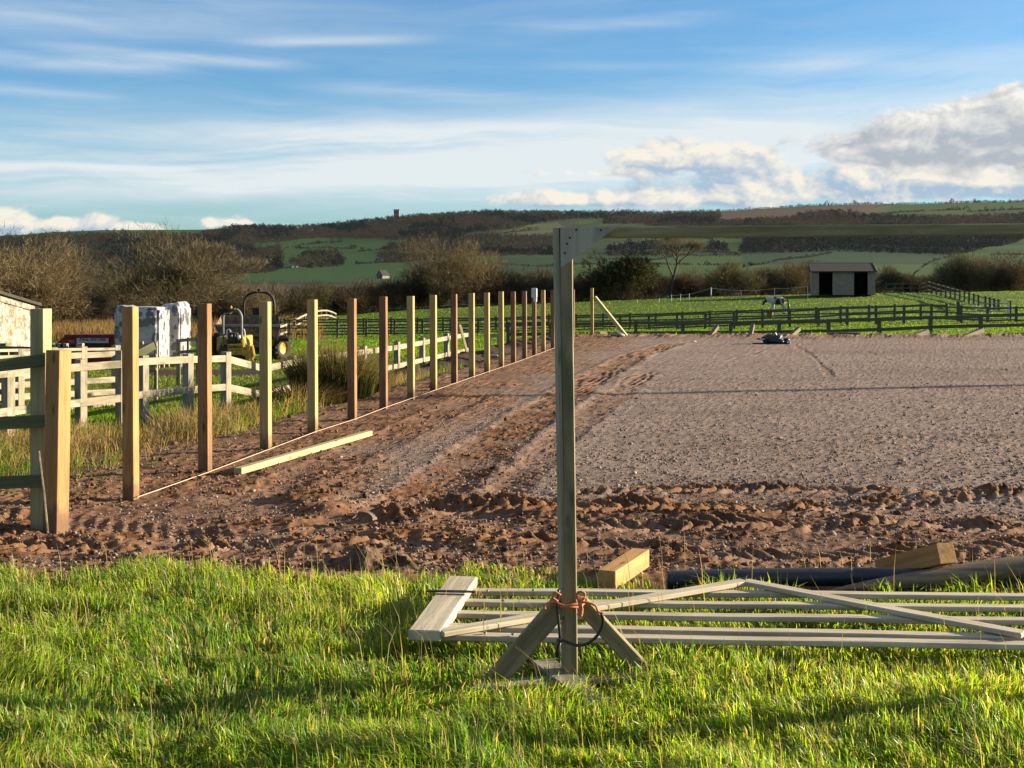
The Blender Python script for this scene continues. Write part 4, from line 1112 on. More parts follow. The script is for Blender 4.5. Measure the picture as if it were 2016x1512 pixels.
def build_posts():
    for i, (px, yb, yt, mt, tone) in enumerate(POSTS):
        Y = gY(yb); b = P(px, yb, Y); t = P(px - .35 * (yb - 557) / 428 * 6, yt, Y)
        o = beam('timber_post', (b.x, b.y + .04, -.35), (t.x, t.y + .04, t.z), .092, .092, M_['new_pale' if mt == 'new_pale' else mt], None, bevel=.003, up=(math.cos(ROWA), math.sin(ROWA), 0))
        # grain runs along local x in beam(), so each post gets the lengthways timber
        lab = f'{tone} square timber post, {ORD[i]} from the near end of the new row' if i < 18 else 'pale square corner post held up by the slanting timber brace'
        tag(o, lab, 'post', 'new square posts standing along the arena edge')
    # string line
    pts = []
    for px, y in ((262, 988), (402, 936), (522, 892), (616, 856), (694, 830), (757, 806), (810, 786), (930, 744), (1010, 716), (1088, 686), (1122, 674)):
        q = P(px + 8, y - 4, gY(y)); pts.append((q.x, q.y, .035 + rnd.uniform(-.008, .008)))
    m = MB(); m.tube(pts, .0036, 5); tag(m.make('string_line', M_['string']), 'pale builders string stretched along the feet of the new posts', 'string')
    # bag over a post
    b = P(1052, 573, gY(700)); m = MB(); m.box((b.x, b.y + .035, b.z - .045), (.135, .135, .23)); m.box((b.x + .02, b.y + .035, b.z - .20), (.08, .137, .12))
    tag(m.make('plastic_bag', M_['white_plastic'], bevel=.02), 'white plastic bag pulled over the top of a dark reddish post', 'bag')
    # brace on corner post
    a, c = P(1171, 585, gY(662) - .08), P(1233, 662, gY(663) - .3)
    tag(beam('timber_brace', a, (c.x, c.y, .03), .10, .10, M_['plank'], None), 'pale timber brace slanting down from the corner post', 'brace')
    # blocks by the corner
    q = G(1180, 661); tag(beam('timber_offcut', (q.x, q.y, .06), (q.x + .22, q.y + .1, .06), .12, .13, M_['plank']), 'short pale timber block at the foot of the corner post', 'timber')
    # near fence end and leaning post
    Y = 8.15; f = root('rail_fence', 'near fence end with a pale post and three mossy green rails', 'fence', P(75, 1043, Y))
    b, t = P(75, 1046, Y), P(75, 608, Y)
    beam('post', (b.x, b.y + .05, -.3), (t.x, t.y + .05, t.z), .10, .10, M_['old_pale'], f, bevel=.003, up=(math.cos(-.22), math.sin(-.22), 0))
    for (x1, y1), (x0, y0) in (((88, 709), (0, 719)), ((88, 829), (0, 833)), ((95, 946), (0, 950))):
        a = P(x1, y1, Y - .045); c = P(x0, y0, Y - .13); d = (c - a) * 3.2
        beam('rail', a + d, a, .032, .082, M_['green_rail'], f, bevel=.003, warp=.006)
    q = P(-120, 1040, Y - .1); beam('post', (q.x, q.y, -.3), (q.x, q.y, 1.3), .1, .1, M_['old_pale'], f)
    b, t = P(104, 1048, 8.05), P(106, 690, 8.05)
    tag(beam('timber_post', (b.x, b.y + .04, -.3), (t.x + .01, t.y + .06, t.z), .115, .115, M_['new_orange'], None, bevel=.003, up=(math.cos(-.38), math.sin(-.38), 0)), 'short orange brown square post leaning against the near fence end', 'post')
    a, b = P(94, 1050, 7.9), P(76, 888, 8.0); m = MB(); m.tube([a, a.lerp(b, .5) + Vector((.004, 0, 0)), b], .008, 6)
    tag(m.make('cane', M_['bark']), 'thin brown stick leaning on the pale near fence post', 'stick')


def build_left_fences():
    L1 = [(-200, 748, 13.0), (-90, 741, 13.9), (12, 731, 14.7), (156, 708, 15.8), (236, 690, 16.3), (279, 700, 16.7), (368, 697, 17.5), (443, 693, 18.5)]
    rows = [([-200, 12, 156, 236, 279, 368, 443], [752, 735, 723, 717, 712, 708, 706]), ([-200, 12, 156, 236, 279, 368, 443], [838, 811, 793, 784, 777, 768, 762])]
    r = root('rail_fence', 'cream weathered two rail fence running behind the rough grass strip', 'fence', P(12, 860, 14.7))
    for px, py, Y in L1:
        p = P(px, py, Y); beam('post', (p.x, p.y + .06, h1(p.x, p.y) - .2), (p.x, p.y + .06, p.z), .115, .115, M_['cream_post'], r, up=(math.cos(-.5), math.sin(-.5), 0))
    for px_, py_ in rows:
        for (a, _, ya), (b, _, yb) in zip(L1[:-1], L1[1:]):
            beam('rail', P(a, np.interp(a, px_, py_), ya - .02), P(b, np.interp(b, px_, py_), yb - .02), .035, .10, M_['cream_rail'], r, bevel=.003)
    # after the corner, running along the arena to the far end
    L2 = [(443, 706, 762, 18.52), (520, 726, 778, 19.6), (575, 714, 762, 21.2), (645, 703, 748, 23.0), (715, 693, 734, 25.0), (781, 684, 721, 27.4), (831, 675, 709, 29.2), (879, 666, 698, 31.2), (921, 659, 689, 33.0)]
    r = root('rail_fence', 'cream two rail fence sagging along the ditch beyond the post row', 'fence', P(575, 760, 21.2))
    for px, y1, y2, Y in L2[1:]:
        p = P(px, y1, Y); beam('post', (p.x, p.y + .06, h1(p.x, p.y) - .2), (p.x, p.y + .06, p.z + .12), .115, .115, M_['cream_post'], r, up=(math.cos(-.3), math.sin(-.3), 0))
        m = MB(); m.tube([(p.x, p.y + .06, p.z + .12), (p.x, p.y + .06, p.z + .165)], [.028, .018], 6); m.make('insulator', M_['black'], r)
    for a, b in zip(L2[:-1], L2[1:]):
        for k in (1, 2): beam('rail', P(a[0], a[k], a[3] - .02), P(b[0], b[k], b[3] - .02), .035, .11, M_['cream_rail'], r, bevel=.003)
    for (x0, y0), (x1, y1), lb in (((905, 640), (921, 700), 'thin timber prop slanting against the far end of the sagging fence'),):
        tag(beam('timber_prop', P(x0, y0, 31.5), P(x1, y1, 31.0), .06, .06, M_['plank']), lb, 'timber')
    beam('rail', P(962, 661, 36), P(983, 661, 36), .04, .11, M_['plank'], None).name = 'loose_rail'
    tag(bpy.data.objects['loose_rail'], 'single pale rail showing between the twelfth post and its neighbour', 'rail'); q = P(964, 668, 36.02); 
    for px in (964, 982):
        q = P(px, 660, 36.07); beam('post', (q.x, q.y, h1(q.x, q.y) - .1), (q.x, q.y, q.z + .03), .09, .09, M_['cream_post'], bpy.data.objects['loose_rail'])
    # pen behind with four boards
    Yp = 20.5; r = root('rail_fence', 'cream four board pen fence behind the two rail fence', 'fence', P(160, 800, Yp))
    rows = [(690, 687), (706, 697), (760, 747), (783, 771), (812, 797)]
    xs = [-160, -60, 35, 101, 160, 226]
    for px in xs:
        p = P(px, np.interp(px, [-160, 226], [694, 680]), Yp + (px / 226) * 2.1); beam('post', (p.x, p.y + .07, h1(p.x, p.y) - .2), (p.x, p.y + .07, p.z), .12, .12, M_['cream_post'], r, up=(math.cos(-.6), math.sin(-.6), 0))
    for k, (y0, y1) in enumerate(rows):
        for a, b in zip(xs[:-1], xs[1:]):
            ya = lambda p: y0 + (y1 - y0) * (p + 0) / 226
            beam('rail', P(a, ya(a), Yp + a / 226 * 2.1), P(b, ya(b), Yp + b / 226 * 2.1), .035, .05 if k == 0 else .105, M_['cream_rail'], r, bevel=.003)
    # dark top rail of a pen in front of the shed
    r = root('rail_fence', 'dark shaded pen rail in front of the white boarded shed', 'fence', P(20, 720, 23))
    for a, b in ((-90, 8), (8, 100), (100, 158)):
        beam('rail', P(a, 686 + a * .02, 23), P(b, 686 + b * .02, 23), .04, .09, M_['green_rail'], r)
    for px in (-90, 8, 27, 100, 120, 127, 158):
        q = P(px, 676 if px != 27 else 690, 23.1); beam('post', (q.x, q.y, h1(q.x, q.y) - .2), q, .12, .12, M_['green_rail' if px < 110 else 'cream_post'], r)
    # small pen pieces by the stacks
    r = root('rail_fence', 'narrow cream hurdle in front of the wrapped stacks', 'fence', P(280, 740, 23.5))
    for px, t in ((279, 672), (307, 672)):
        q = P(px, t, 23.5); beam('post', (q.x, q.y, h1(q.x, q.y) - .2), q, .06, .06, M_['cream_post'], r)
    for y0, y1 in ((683, 677), (706, 700), (734, 727)): beam('rail', P(272, y0, 23.45), P(308, y1, 23.45), .03, .07, M_['cream_rail'], r)
    a, b = P(262, 702, 22.6), P(304, 680, 22.9); tag(beam('loose_board', a, b, .05, .15, M_['green_rail']), 'dark green board hung sloping across the narrow hurdle', 'board')
    r = root('rail_fence', 'small cream hurdle to the right of the wrapped stacks', 'fence', P(352, 740, 28))
    for px, t in ((351, 668), (370, 664), (388, 663)):
        q = P(px, t, 28); beam('post', (q.x, q.y, h1(q.x, q.y) - .2), q, .05 if px > 351 else .09, .05, M_['cream_post'], r)
    for y0, y1 in ((671, 667), (694, 690)): beam('rail', P(350, y0, 27.94), P(390, y1, 27.94), .03, .075, M_['cream_rail'], r)


build_posts(); build_left_fences()


# ------------------------------------------------------------------ goal frame and the things lying on the lawn
def build_goal():
    Y = 5.06; r = root('goal_frame', 'weathered green timber goal frame on a braced foot in the lawn', 'frame', (.235, Y, 0))
    a = 9; up = (math.cos(R(a)), math.sin(R(a)), 0)
    b, t = P(1122, 1350, Y), P(1111, 448, Y)
    beam('post', (b.x, b.y, b.z - .02), t, .085, .054, M_['post_green'], r, bevel=.005, up=up, warp=.004)
    o = Vector((-math.cos(R(a)) * .034, -math.sin(R(a)) * .034, 0))
    beam('side_batten', Vector((b.x, b.y, b.z + .3)) + o, t + o, .080, .012, M_['post_side'], r, bevel=.002, up=up, warp=.004)
    c0, c1 = P(1098, 458.5, Y), P(2016, 451, Y); d = (c1 - c0).normalized()
    beam('crossbar', c0, c0 + d * 3.7, .05, .048, M_['bar_green'], r, bevel=.005, warp=.004)
    b2 = c0 + d * 3.66; beam('post', (b2.x, b2.y + .055, 0), (b2.x, b2.y + .055, b2.z + .02), .05, .07, M_['post_green'], r, bevel=.004, warp=.004)
    # plywood gusset
    m = MB(); g = [P(px, py, Y - .046) for px, py in ((1103, 447.5), (1216, 446.5), (1104, 527.5))]
    n = len(g); m.add(list(g) + [q + Vector((0, .012, 0)) for q in g], [(0, 1, 2), (5, 4, 3), (0, 3, 4, 1), (1, 4, 5, 2), (2, 5, 3, 0)])
    gs = m.make('gusset', M_['ply'], r)
    for px, py in ((1134.5, 452.5), (1183, 453), (1122, 468), (1116, 480), (1112, 498)):
        q = P(px, py, Y - .048); m = MB(); m.tube([q, q + Vector((0, .004, 0))], .0045, 8); m.make('screw', M_['rust'], gs)
    # braces
    beam('brace', P(1106, 1186, Y - .02), P(966, 1348, gY(1348)), .045, .083, M_['post_green'], r, bevel=.006, up=(0, -1, 0), roll=R(90), warp=.003)
    beam('brace', P(1142, 1186, Y + .01), P(1276, 1330, gY(1330)), .045, .066, M_['post_green'], r, bevel=.005, up=(0, -1, 0), roll=R(90), warp=.003)
    p0, p1 = G(930, 1352, .02), G(1300, 1326, .02); beam('base_board', (p0.x, p0.y, .018), (p1.x, p1.y, .018), .09, .022, M_['grey_wood'], r, bevel=.003)
    p0, p1 = G(1068, 1296, .045), G(1196, 1392, .045); beam('base_board', (p0.x, p0.y, .030), (p1.x, p1.y, .026), .10, .024, M_['grey_wood'], r, bevel=.003)
    # orange twine
    cx, cy = P(1118, 1180, Y).x, Y - .005
    pts = []
    for i in range(34):
        th = i / 33 * 4 * math.pi; pts.append((cx + .066 * math.cos(th), cy + .075 * math.sin(th), P(0, 1183 + 4 * math.sin(i * .55), Y).z))
    m = MB(); m.tube(pts, .0055, 6)
    Yf = Y - .095
    for path in ([(1138, 1187), (1150, 1178), (1151, 1168), (1141, 1165), (1135, 1172), (1140, 1186)], [(1140, 1186), (1156, 1186), (1172, 1192), (1178, 1204), (1189, 1208)], [(1098, 1184), (1088, 1176), (1093, 1166), (1104, 1172)], [(1098, 1184), (1080, 1187), (1071, 1195), (1074, 1199)]):
        m.tube(curve_pts([P(x, y, Yf) for x, y in path], 5), .0052, 6)
    m.tube(curve_pts([P(x, y, Yf) for x, y in ((1141, 1186), (1144, 1200), (1141, 1212))], 4), [.006, .008, .009, .009, .010, .010, .012, .012, .013], 7)
    tag(m.make('baling_twine', M_['orange_rope'], smooth=True), 'orange baling twine knotted round the foot of the goal post', 'twine')
    m = MB()
    m.tube(curve_pts([P(x, y, Y - .075) for x, y in ((1100, 1161), (1097, 1190), (1100, 1225), (1103, 1258))], 5), .0065, 7)
    m.tube(curve_pts([P(x, y, Y - .08 - .02 * k) for k, (x, y) in enumerate(((1099, 1292), (1099, 1272), (1106, 1261), (1122, 1266), (1140, 1271), (1160, 1265), (1178, 1248), (1187, 1226), (1184, 1208)))], 5), .0065, 7)
    m.tube([P(1101, 1258, Y - .085), P(1099, 1276, Y - .085), P(1098, 1293, Y - .085)], [.011, .010, .012], 7)
    tag(m.make('bungee_cord', M_['black'], smooth=True), 'black cord looped and hanging on the goal post', 'cord')


def build_yard():
    # gate lying flat
    g = root('field_gate', 'weathered wooden field gate lying flat in the grass', 'gate', (-.3, 5.8, .05))
    z = .085
    def q(px, py, zz=z): y = (H0 - zz) * F / (py - HY); return Vector(((px - CX) / F * y, y, zz))
    f_, k_ = q(836, 1251, .10), q(912, 1143, .10); beam('stile', f_ + (f_ - k_) * .01, k_ + (k_ - f_) * .0, .148, .048, M_['gate'], g, bevel=.006, warp=.003)
    for (x0, y0), (x1, y1) in (((928, 1164), (2016, 1175)), ((905, 1185), (2016, 1198)), ((880, 1208), (2016, 1223)), ((872, 1234), (1960, 1254)), ((806, 1251), (2016, 1270))):
        a, b = q(x0, y0), q(x1, y1); b = a + (b - a) * ((3.15 - a.x) / (b.x - a.x)); beam('bar', a, b, .066, .024, M_['gate'], g, bevel=.004, warp=.007)
    for (x0, y0), (x1, y1), e in (((866, 1246), (1466, 1146), 1.0), ((1466, 1146), (2016, 1250), 1.0)):
        a, b = q(x0, y0, .112), q(x1, y1, .112); beam('diagonal', a, b + (b - a) * (e - 1), .072, .024, M_['gate'], g, bevel=.004, warp=.004)
    a = Vector((3.1, 5.15, .10)); beam('stile', a, a + Vector((.1, 1.0, 0)), .148, .062, M_['gate'], g, bevel=.006)
    a = q(880, 1163, .136); beam('latch', a + Vector((-.10, .0, 0)), a + Vector((.14, -.02, 0)), .03, .006, M_['rust'], g, bevel=.001)
    for px, py in ((955, 1247), (1010, 1250), (985, 1224), (990, 1184), (960, 1164), (1050, 1163)):
        c = q(px, py, .10); m = MB(); m.tube([c, c + Vector((0, 0, .008))], .008, 7); m.make('bolt', M_['steel'], g)
    # square offcuts
    a, b = P(1194, 1142, 6.45), P(1262, 1102, 7.02); tag(beam('timber_offcut', a, (b.x, b.y, .07), .10, .10, M_['offcut'], bevel=.003), 'short orange brown square timber offcut lying just behind the gate', 'timber')
    a, b = P(1864, 1089, 6.45), P(1740, 1120, 7.0); tag(beam('timber_offcut', a, b, .105, .108, M_['offcut_dark'], bevel=.003), 'dark brown square timber offcut propped up on the round stake', 'timber')
    # pipe and stake
    a = P(1313, 1142, 6.54); m = MB(); pts = [(a.x + t, 6.54 + .03 * t, .055 + .012 * math.sin(t * 2)) for t in np.linspace(0, 3.4, 14)]
    m.tube(pts, .050, 16, False); m.tube([(a.x + .002, 6.54, .055), (a.x - .001, 6.54, .055)], .044, 16)
    tag(m.make('drain_pipe', M_['pipe'], smooth=True), 'dark blue black plastic drain pipe lying behind the gate', 'pipe')
    m = MB(); A, B = P(1630, 1163, 6.36), P(2016, 1116, 6.50); d = B - A
    ts = np.linspace(0, 1.75, 16); m.tube([A + d * t + Vector((0, 0, .004 * math.sin(t * 9))) for t in ts], [.004 + .045 * min(1, t / .5) + .010 * t for t in ts], 12)
    tag(m.make('round_stake', M_['bark'], smooth=True), 'round weathered fence stake with a sharpened end resting over the pipe', 'stake')
    # plank on the arena
    a, b = G(468, 931, .03), G(727, 856, .03); d = (b - a); tag(beam('plank', (a.x, a.y, .045), (b.x, b.y, .05), .075, .055, M_['plank'], bevel=.003), 'pale greenish timber rail lying on the mud beside the string line', 'timber')
    # crumpled membrane
    nx, ny = 46, 26; V = []; Fs = []
    c = G(742, 1110)
    for j in range(ny):
        for i in range(nx):
            u, v = i / (nx - 1), j / (ny - 1); x = (u - .5) * .62; y = (v - .5) * .34
            p = Vector((u * 3.1, v * 2.2, 4.0)); rd = 1 - abs(mnoise.noise(p * 1.3)) * 2.2; w = math.sin(math.pi * u) ** .6 * math.sin(math.pi * v) ** .6
            hump = math.exp(-((u - .34) / .17) ** 2) * .10 + math.exp(-((u - .80) / .12) ** 2) * .05
            z = w * (hump * .8 + .065 * max(rd, -.2) + .02 * mnoise.noise(p * 5)) - .01
            V.append((c.x + x + .03 * mnoise.noise(p * 2), c.y - .03 + y + .04 * mnoise.noise(p * 2 + Vector((9, 0, 0))), max(z, -.01))); 
    Fs = [(j * nx + i, j * nx + i + 1, (j + 1) * nx + i + 1, (j + 1) * nx + i) for j in range(ny - 1) for i in range(nx - 1)]
    m = MB(); m.add(V, Fs); tag(m.make('membrane_sheet', M_['membrane']), 'crumpled muddy membrane sheet at the edge of the lawn', 'sheet')
    c = G(716, 1040); m = MB(); pts = [(c.x + .075 * math.cos(t), c.y + .01 * t, .05 + .06 * math.sin(t)) for t in np.linspace(.1, 2.9, 12)]
    for p, q_ in zip(pts[:-1], pts[1:]): m.box((0, 0, 0), ((Vector(q_) - Vector(p)).length * 1.1, .05, .006), beam_matrix(Vector(p).lerp(Vector(q_), .5), Vector(q_).lerp(Vector(p), -.5))[0])
    tag(m.make('plastic_strip', M_['bark']), 'small curled pale strip sticking out of the mud above the membrane', 'strip')
    # stakes along the far edge of the arena
    lab = ['short brown peg leaning towards the left end of the low far fence', 'dark peg leaning hard against the third low fence post', 'split peg leaning beside a bright grass tuft', 'brown board end propped up beyond the black bag to its right', 'long brown board leaning on the last visible low fence post']
    for (x0, y0, x1, y1), lb, th in zip(((1396, 664, 1412, 643), (1476, 662, 1482, 640), (1552, 664, 1573, 647), (1790, 668, 1826, 653), (1894, 669, 1934, 650)), lab, (.12, .12, .12, .14, .14)):
        a, b = P(x0, y0, 37.6), P(x1, y1, 38.1); tag(beam('timber_peg', (a.x, a.y, -.05), b, th, th, M_['bark']), lb, 'peg')
    a, b = P(1632, 661, 37.9), P(1692, 663, 37.9); tag(beam('timber_board', (a.x, a.y, .06), (b.x, b.y, .06), .10, .10, M_['bark']), 'low grey brown board lying along the far arena edge', 'timber')
    # bag of tools
    c = G(1521, 677); r = root('tool_bag', 'black tool bag slumped on a board far out on the gravel', 'bag', (c.x, c.y, 0))
    V, Fc = blob_template(3, 3); m = MB(); m.add([(c.x + v[0] * .30, c.y + v[1] * .2, max(.02, .10 + v[2] * .17)) for v in V], Fc.tolist()); m.add([(c.x + .27 + v[0] * .22, c.y + v[1] * .14, max(.02, .06 + v[2] * .10)) for v in V], Fc.tolist())
    m.make('bag', M_['black'], r, smooth=True)
    beam('board', (c.x - .55, c.y - .05, .02), (c.x + .42, c.y - .12, .02), .22, .02, M_['machine_black'], r)
    m = MB(); m.tube(curve_pts([(c.x - .05, c.y - .1, .22), (c.x + .02, c.y - .12, .32), (c.x + .10, c.y - .1, .23)], 5), .014, 6); m.tube(curve_pts([(c.x + .2, c.y - .1, .15), (c.x + .38, c.y - .14, .12), (c.x + .44, c.y - .16, .03)], 5), .02, 6); m.tube([(c.x - .42, c.y, .14), (c.x - .30, c.y - .05, .12), (c.x - .2, c.y - .1, .07)], .022, 6); m.make('strap', M_['black'], r)
    m = MB(); m.box((c.x + .22, c.y - .16, .13), (.06, .03, .05)); m.box((c.x - .3, c.y - .12, .13), (.12, .03, .035)); m.box((c.x + .4, c.y - .18, .04), (.10, .05, .04)); m.make('white_patch', M_['white_plastic'], r, bevel=.008)
    c = G(1216, 664); m = MB(); V, Fc = blob_template(7, 2); m.add([(c.x + v[0] * .2, c.y + v[1] * .12, max(.01, .07 + v[2] * .09)) for v in V], Fc.tolist()); tag(m.make('rubble_sack', M_['machine_grey'], smooth=True), 'grey sack dropped under the slanting brace', 'sack')
    # white scrap
    c = G(1366, 675); m = MB(); V, Fc = blob_template(8, 2); m.add([(c.x + v[0] * .07, c.y + v[1] * .05, max(.01, .03 + v[2] * .03)) for v in V], Fc.tolist()); tag(m.make('plastic_scrap', M_['white_plastic']), 'tiny white scrap lying on the gravel right of the brace', 'scrap')
    # trough between fence and posts
    q_ = P(961, 705, 30.5); z0 = h1(q_.x, q_.y); m = MB(); m.box((q_.x, q_.y, q_.z), (.50, .25, .16)); tag(m.make('sleeper_block', M_['machine_grey'], bevel=.02), 'grey block half sunk in the bank behind the far posts', 'block')


def build_bank():
    Yb = np.linspace(23.5, 37.8, 130); t = np.linspace(-1, 1, 26)
    YY = np.repeat(Yb[:, None], len(t), 1); off = np.interp(Yb, [23.5, 29, 37.8], [2.7, 2.25, 1.75]); XX = row_x(YY) - off[:, None] + t[None] * .85
    n = fbm(XX * 1.4, YY * 1.4, 121); n2 = fbm(XX * 5, YY * 5, 122)
    ZZ = H(XX, YY) - .06 + (1 - t[None] ** 2) * (.50 * n + .10 + .16 * n2) * sstep(23.5, 25, YY)
    col = np.array((.060, .040, .030)) * (.6 + .8 * n2[..., None])
    o = np_mesh('soil_bank', np.stack([XX, YY, ZZ], -1).reshape(-1, 3), grid_faces(len(Yb), len(t)), attr_ground('dug_soil', bscale=12, bdist=.03), col=col.reshape(-1, 3)); tag(o, kind='structure')


def build_rushes():
    lab = ['broad tall rush clump with brown tips behind the fourth and fifth posts', 'low rush clump coloured dark for the shaded left side of the tall one', 'smaller wispy rush clump beside the sixth post', 'tuft of pale dead stalks standing over the rough grass near the third post']
    for i, (px, Y, w, h, n, c0, c1, ln) in enumerate(((655, 17.6, .55, 1.12, 3000, (.042, .060, .018), (.155, .14, .06), .30), (592, 17.0, .55, .60, 1500, (.030, .034, .014), (.085, .070, .03), .75), (728, 18.8, .30, .62, 900, (.075, .085, .03), (.20, .165, .08), .45), (405, 15.2, .7, .5, 420, (.25, .18, .09), (.38, .29, .15), .35))):  # dark colours of the low clump stand in for the tall clump's shaded side
        x = (px - CX) / F * Y; z = h1(x, Y); r = root('rush_clump' if i < 3 else 'dead_stalks', lab[i], 'plant', (x, Y, z))
        a = rng.uniform(0, 6.28, n); rad = np.sqrt(rng.random(n)); pos = np.stack([x + np.cos(a) * rad * w, Y + np.sin(a) * rad * w * .6, np.full(n, z - .03)], 1)
        k = rng.random(n)[:, None]; c = np.array(c0) * (1 - k) + np.array(c1) * k
        lean = rad * ln + np.abs(rng.normal(0, .12, n)); V, Fc, C = blades(pos, h * rng.uniform(.6, 1.1, n) * (1 - .25 * rad), rng.uniform(.007, .014, n), lean, a + rng.normal(0, .4, n), c, .5)
        tips = np.tile(np.array([0, 0, 0, 0, 1], bool), n); C = C.copy(); C[tips] = C[tips] * .4 + np.array((.22, .13, .07)) * .6
        np_mesh('stems', V, Fc, M_['dry'], r, col=C)


def build_pole():
    x, y = 30.6, 24.6; r = root('telegraph_pole', 'tall wooden pole right of the view whose shadow crosses the gravel', 'pole', (x, y, 0))
    m = MB(); m.tube([(x, y, -.3), (x, y, 4), (x, y, 8.3)], [.17, .15, .12], 12); m.make('shaft', M_['bark'], r)
    beam('cross_arm', (x - .1, y - .55, 7.9), (x - .1, y + .55, 7.9), .08, .10, M_['bark'], r)


build_pole(); build_goal(); build_yard(); build_bank(); build_rushes()


# ------------------------------------------------------------------ shed, skip, stacks, machines
def text(name, s_, M, size, mat_, parent, ext=.004, bold=0.0):
    c = bpy.data.curves.new(name, 'FONT'); c.body = s_; c.size = size; c.align_x = 'CENTER'; c.align_y = 'CENTER'; c.extrude = ext; c.offset = bold
    t = bpy.data.objects.new(name, c); COL.objects.link(t); bpy.context.view_layer.update()
    me = bpy.data.meshes.new_from_object(t.evaluated_get(bpy.context.evaluated_depsgraph_get())); bpy.data.objects.remove(t); me.materials.clear(); me.materials.append(mat_)
    return place(bpy.data.objects.new(name, me), parent, M)
FACE = lambda x, y, z: Matrix.Translation((x, y, z)) @ Matrix.Rotation(R(90), 4, 'X')


def build_shed():
    A, B = Vector((-11.55, 24.0, 0)), Vector((-12.15, 30.9, 0)); L = (B - A).length; d = (B - A).normalized(); nrm = Vector((d.y, -d.x, 0)); back = -nrm
    zt = lambda t: 1.80 + (1.05 - 1.80) * t
    r = root('boarded_shed', 'white boarded shed with peeling paint at the left edge', 'shed', (A.x, A.y, -.9)); z0 = -1.1
    m = MB(); k = 0; z = z0
    while z < 1.8:
        tcut = min(1.0, max(0.0, (1.80 - (z + .15)) / .75)) if z + .15 > 1.05 else 1.0
        if tcut > .03:
            e = A + d * L * tcut; ztop = min(z + .165, 1.80)
            m.add([A + nrm * .035 + Vector((0, 0, z)), e + nrm * .035 + Vector((0, 0, z)), e + nrm * .008 + Vector((0, 0, ztop)), A + nrm * .008 + Vector((0, 0, ztop)), A + Vector((0, 0, z)), e + Vector((0, 0, z)), e + Vector((0, 0, ztop)), A + Vector((0, 0, ztop))],
                  [(0, 1, 2, 3), (7, 6, 5, 4), (0, 4, 5, 1), (1, 5, 6, 2), (2, 6, 7, 3), (3, 7, 4, 0)])
        z += .15
    m.make('boards', M_['peeling'], r)
    m = MB(); pts = [A, B, B + back * 3.2, A + back * 3.2]; lo = [p + Vector((0, 0, z0)) + back * .05 * 0 for p in pts]; hi = [pts[0] + Vector((0, 0, 1.78)), pts[1] + Vector((0, 0, 1.03)), pts[2] + Vector((0, 0, 1.03)), pts[3] + Vector((0, 0, 1.78))]
    off = back * .004; m.add([p + off for p in lo] + [p + off for p in hi], [(0, 1, 5, 4), (1, 2, 6, 5), (2, 3, 7, 6), (3, 0, 4, 7), (4, 5, 6, 7)]); m.make('wall', M_['peeling'], r)
    m = MB(); u = Vector((0, 0, .07)); a, b = A - d * .25 + nrm * .16 + Vector((0, 0, 1.86)), B + d * .22 + nrm * .16 + Vector((0, 0, 1.06))
    c, e = b + back * 3.5, a + back * 3.5; m.add([a, b, c, e, a + u, b + u, c + u, e + u], [(0, 3, 2, 1), (4, 5, 6, 7), (0, 1, 5, 4), (1, 2, 6, 5), (2, 3, 7, 6), (3, 0, 4, 7)]); m.make('roof', M_['felt'], r)
    beam('barge_board', A + nrm * .05 + Vector((0, 0, 1.76)), B + nrm * .05 + Vector((0, 0, 1.0)), .02, .14, M_['peeling'], r)
    beam('corner_board', B + nrm * .05 + Vector((0, 0, z0)), B + nrm * .05 + Vector((0, 0, 1.0)), .1, .05, M_['peeling'], r)


def build_skip():
    Y = 36.0; c = P(190, 690, Y); r = root('waste_skip', 'dull red steel skip with a long white sign on its side', 'skip', (c.x, c.y, h1(c.x, c.y)))
    out = [P(px, py, Y) for px, py in ((98, 688), (128, 661), (300, 661), (300, 722), (112, 722))]
    m = MB(); bk = Vector((0, 1.7, 0)); n = len(out); m.add(out + [p + bk for p in out], [tuple(range(n)), tuple(range(2 * n - 1, n - 1, -1))] + [(i, n + i, n + (i + 1) % n, (i + 1) % n) for i in range(n)]); m.make('body', M_['red_paint'], r)
    beam('top_rail', P(127, 661, Y - .02), P(301, 661, Y - .02), .09, .07, M_['red_paint'], r); beam('side_rail', P(100, 681, Y - .03), P(300, 681, Y - .03), .06, .09, M_['machine_black'], r)
    for px in (112, 118): beam('lug', P(px, 700, Y - .08), P(px, 688, Y - .08), .05, .05, M_['machine_grey'], r)
    a = P(182.5, 670.3, Y - .05); m = MB(); m.box((0, 0, 0), (63 / F * Y, .02, 10 / F * Y), Matrix.Translation(a)); sg = m.make('sign', M_['sign_white'], r)
    text('lettering', 'IDEAL SKIP HIRE', FACE(a.x, a.y - .014, a.z + .025), .108, M_['sign_red'], sg, .002, .002)
    b = P(141, 671.5, Y - .012); text('lettering', 'REC', FACE(b.x, b.y - .004, b.z - .02), .10, M_['letter_white'], r, .002)


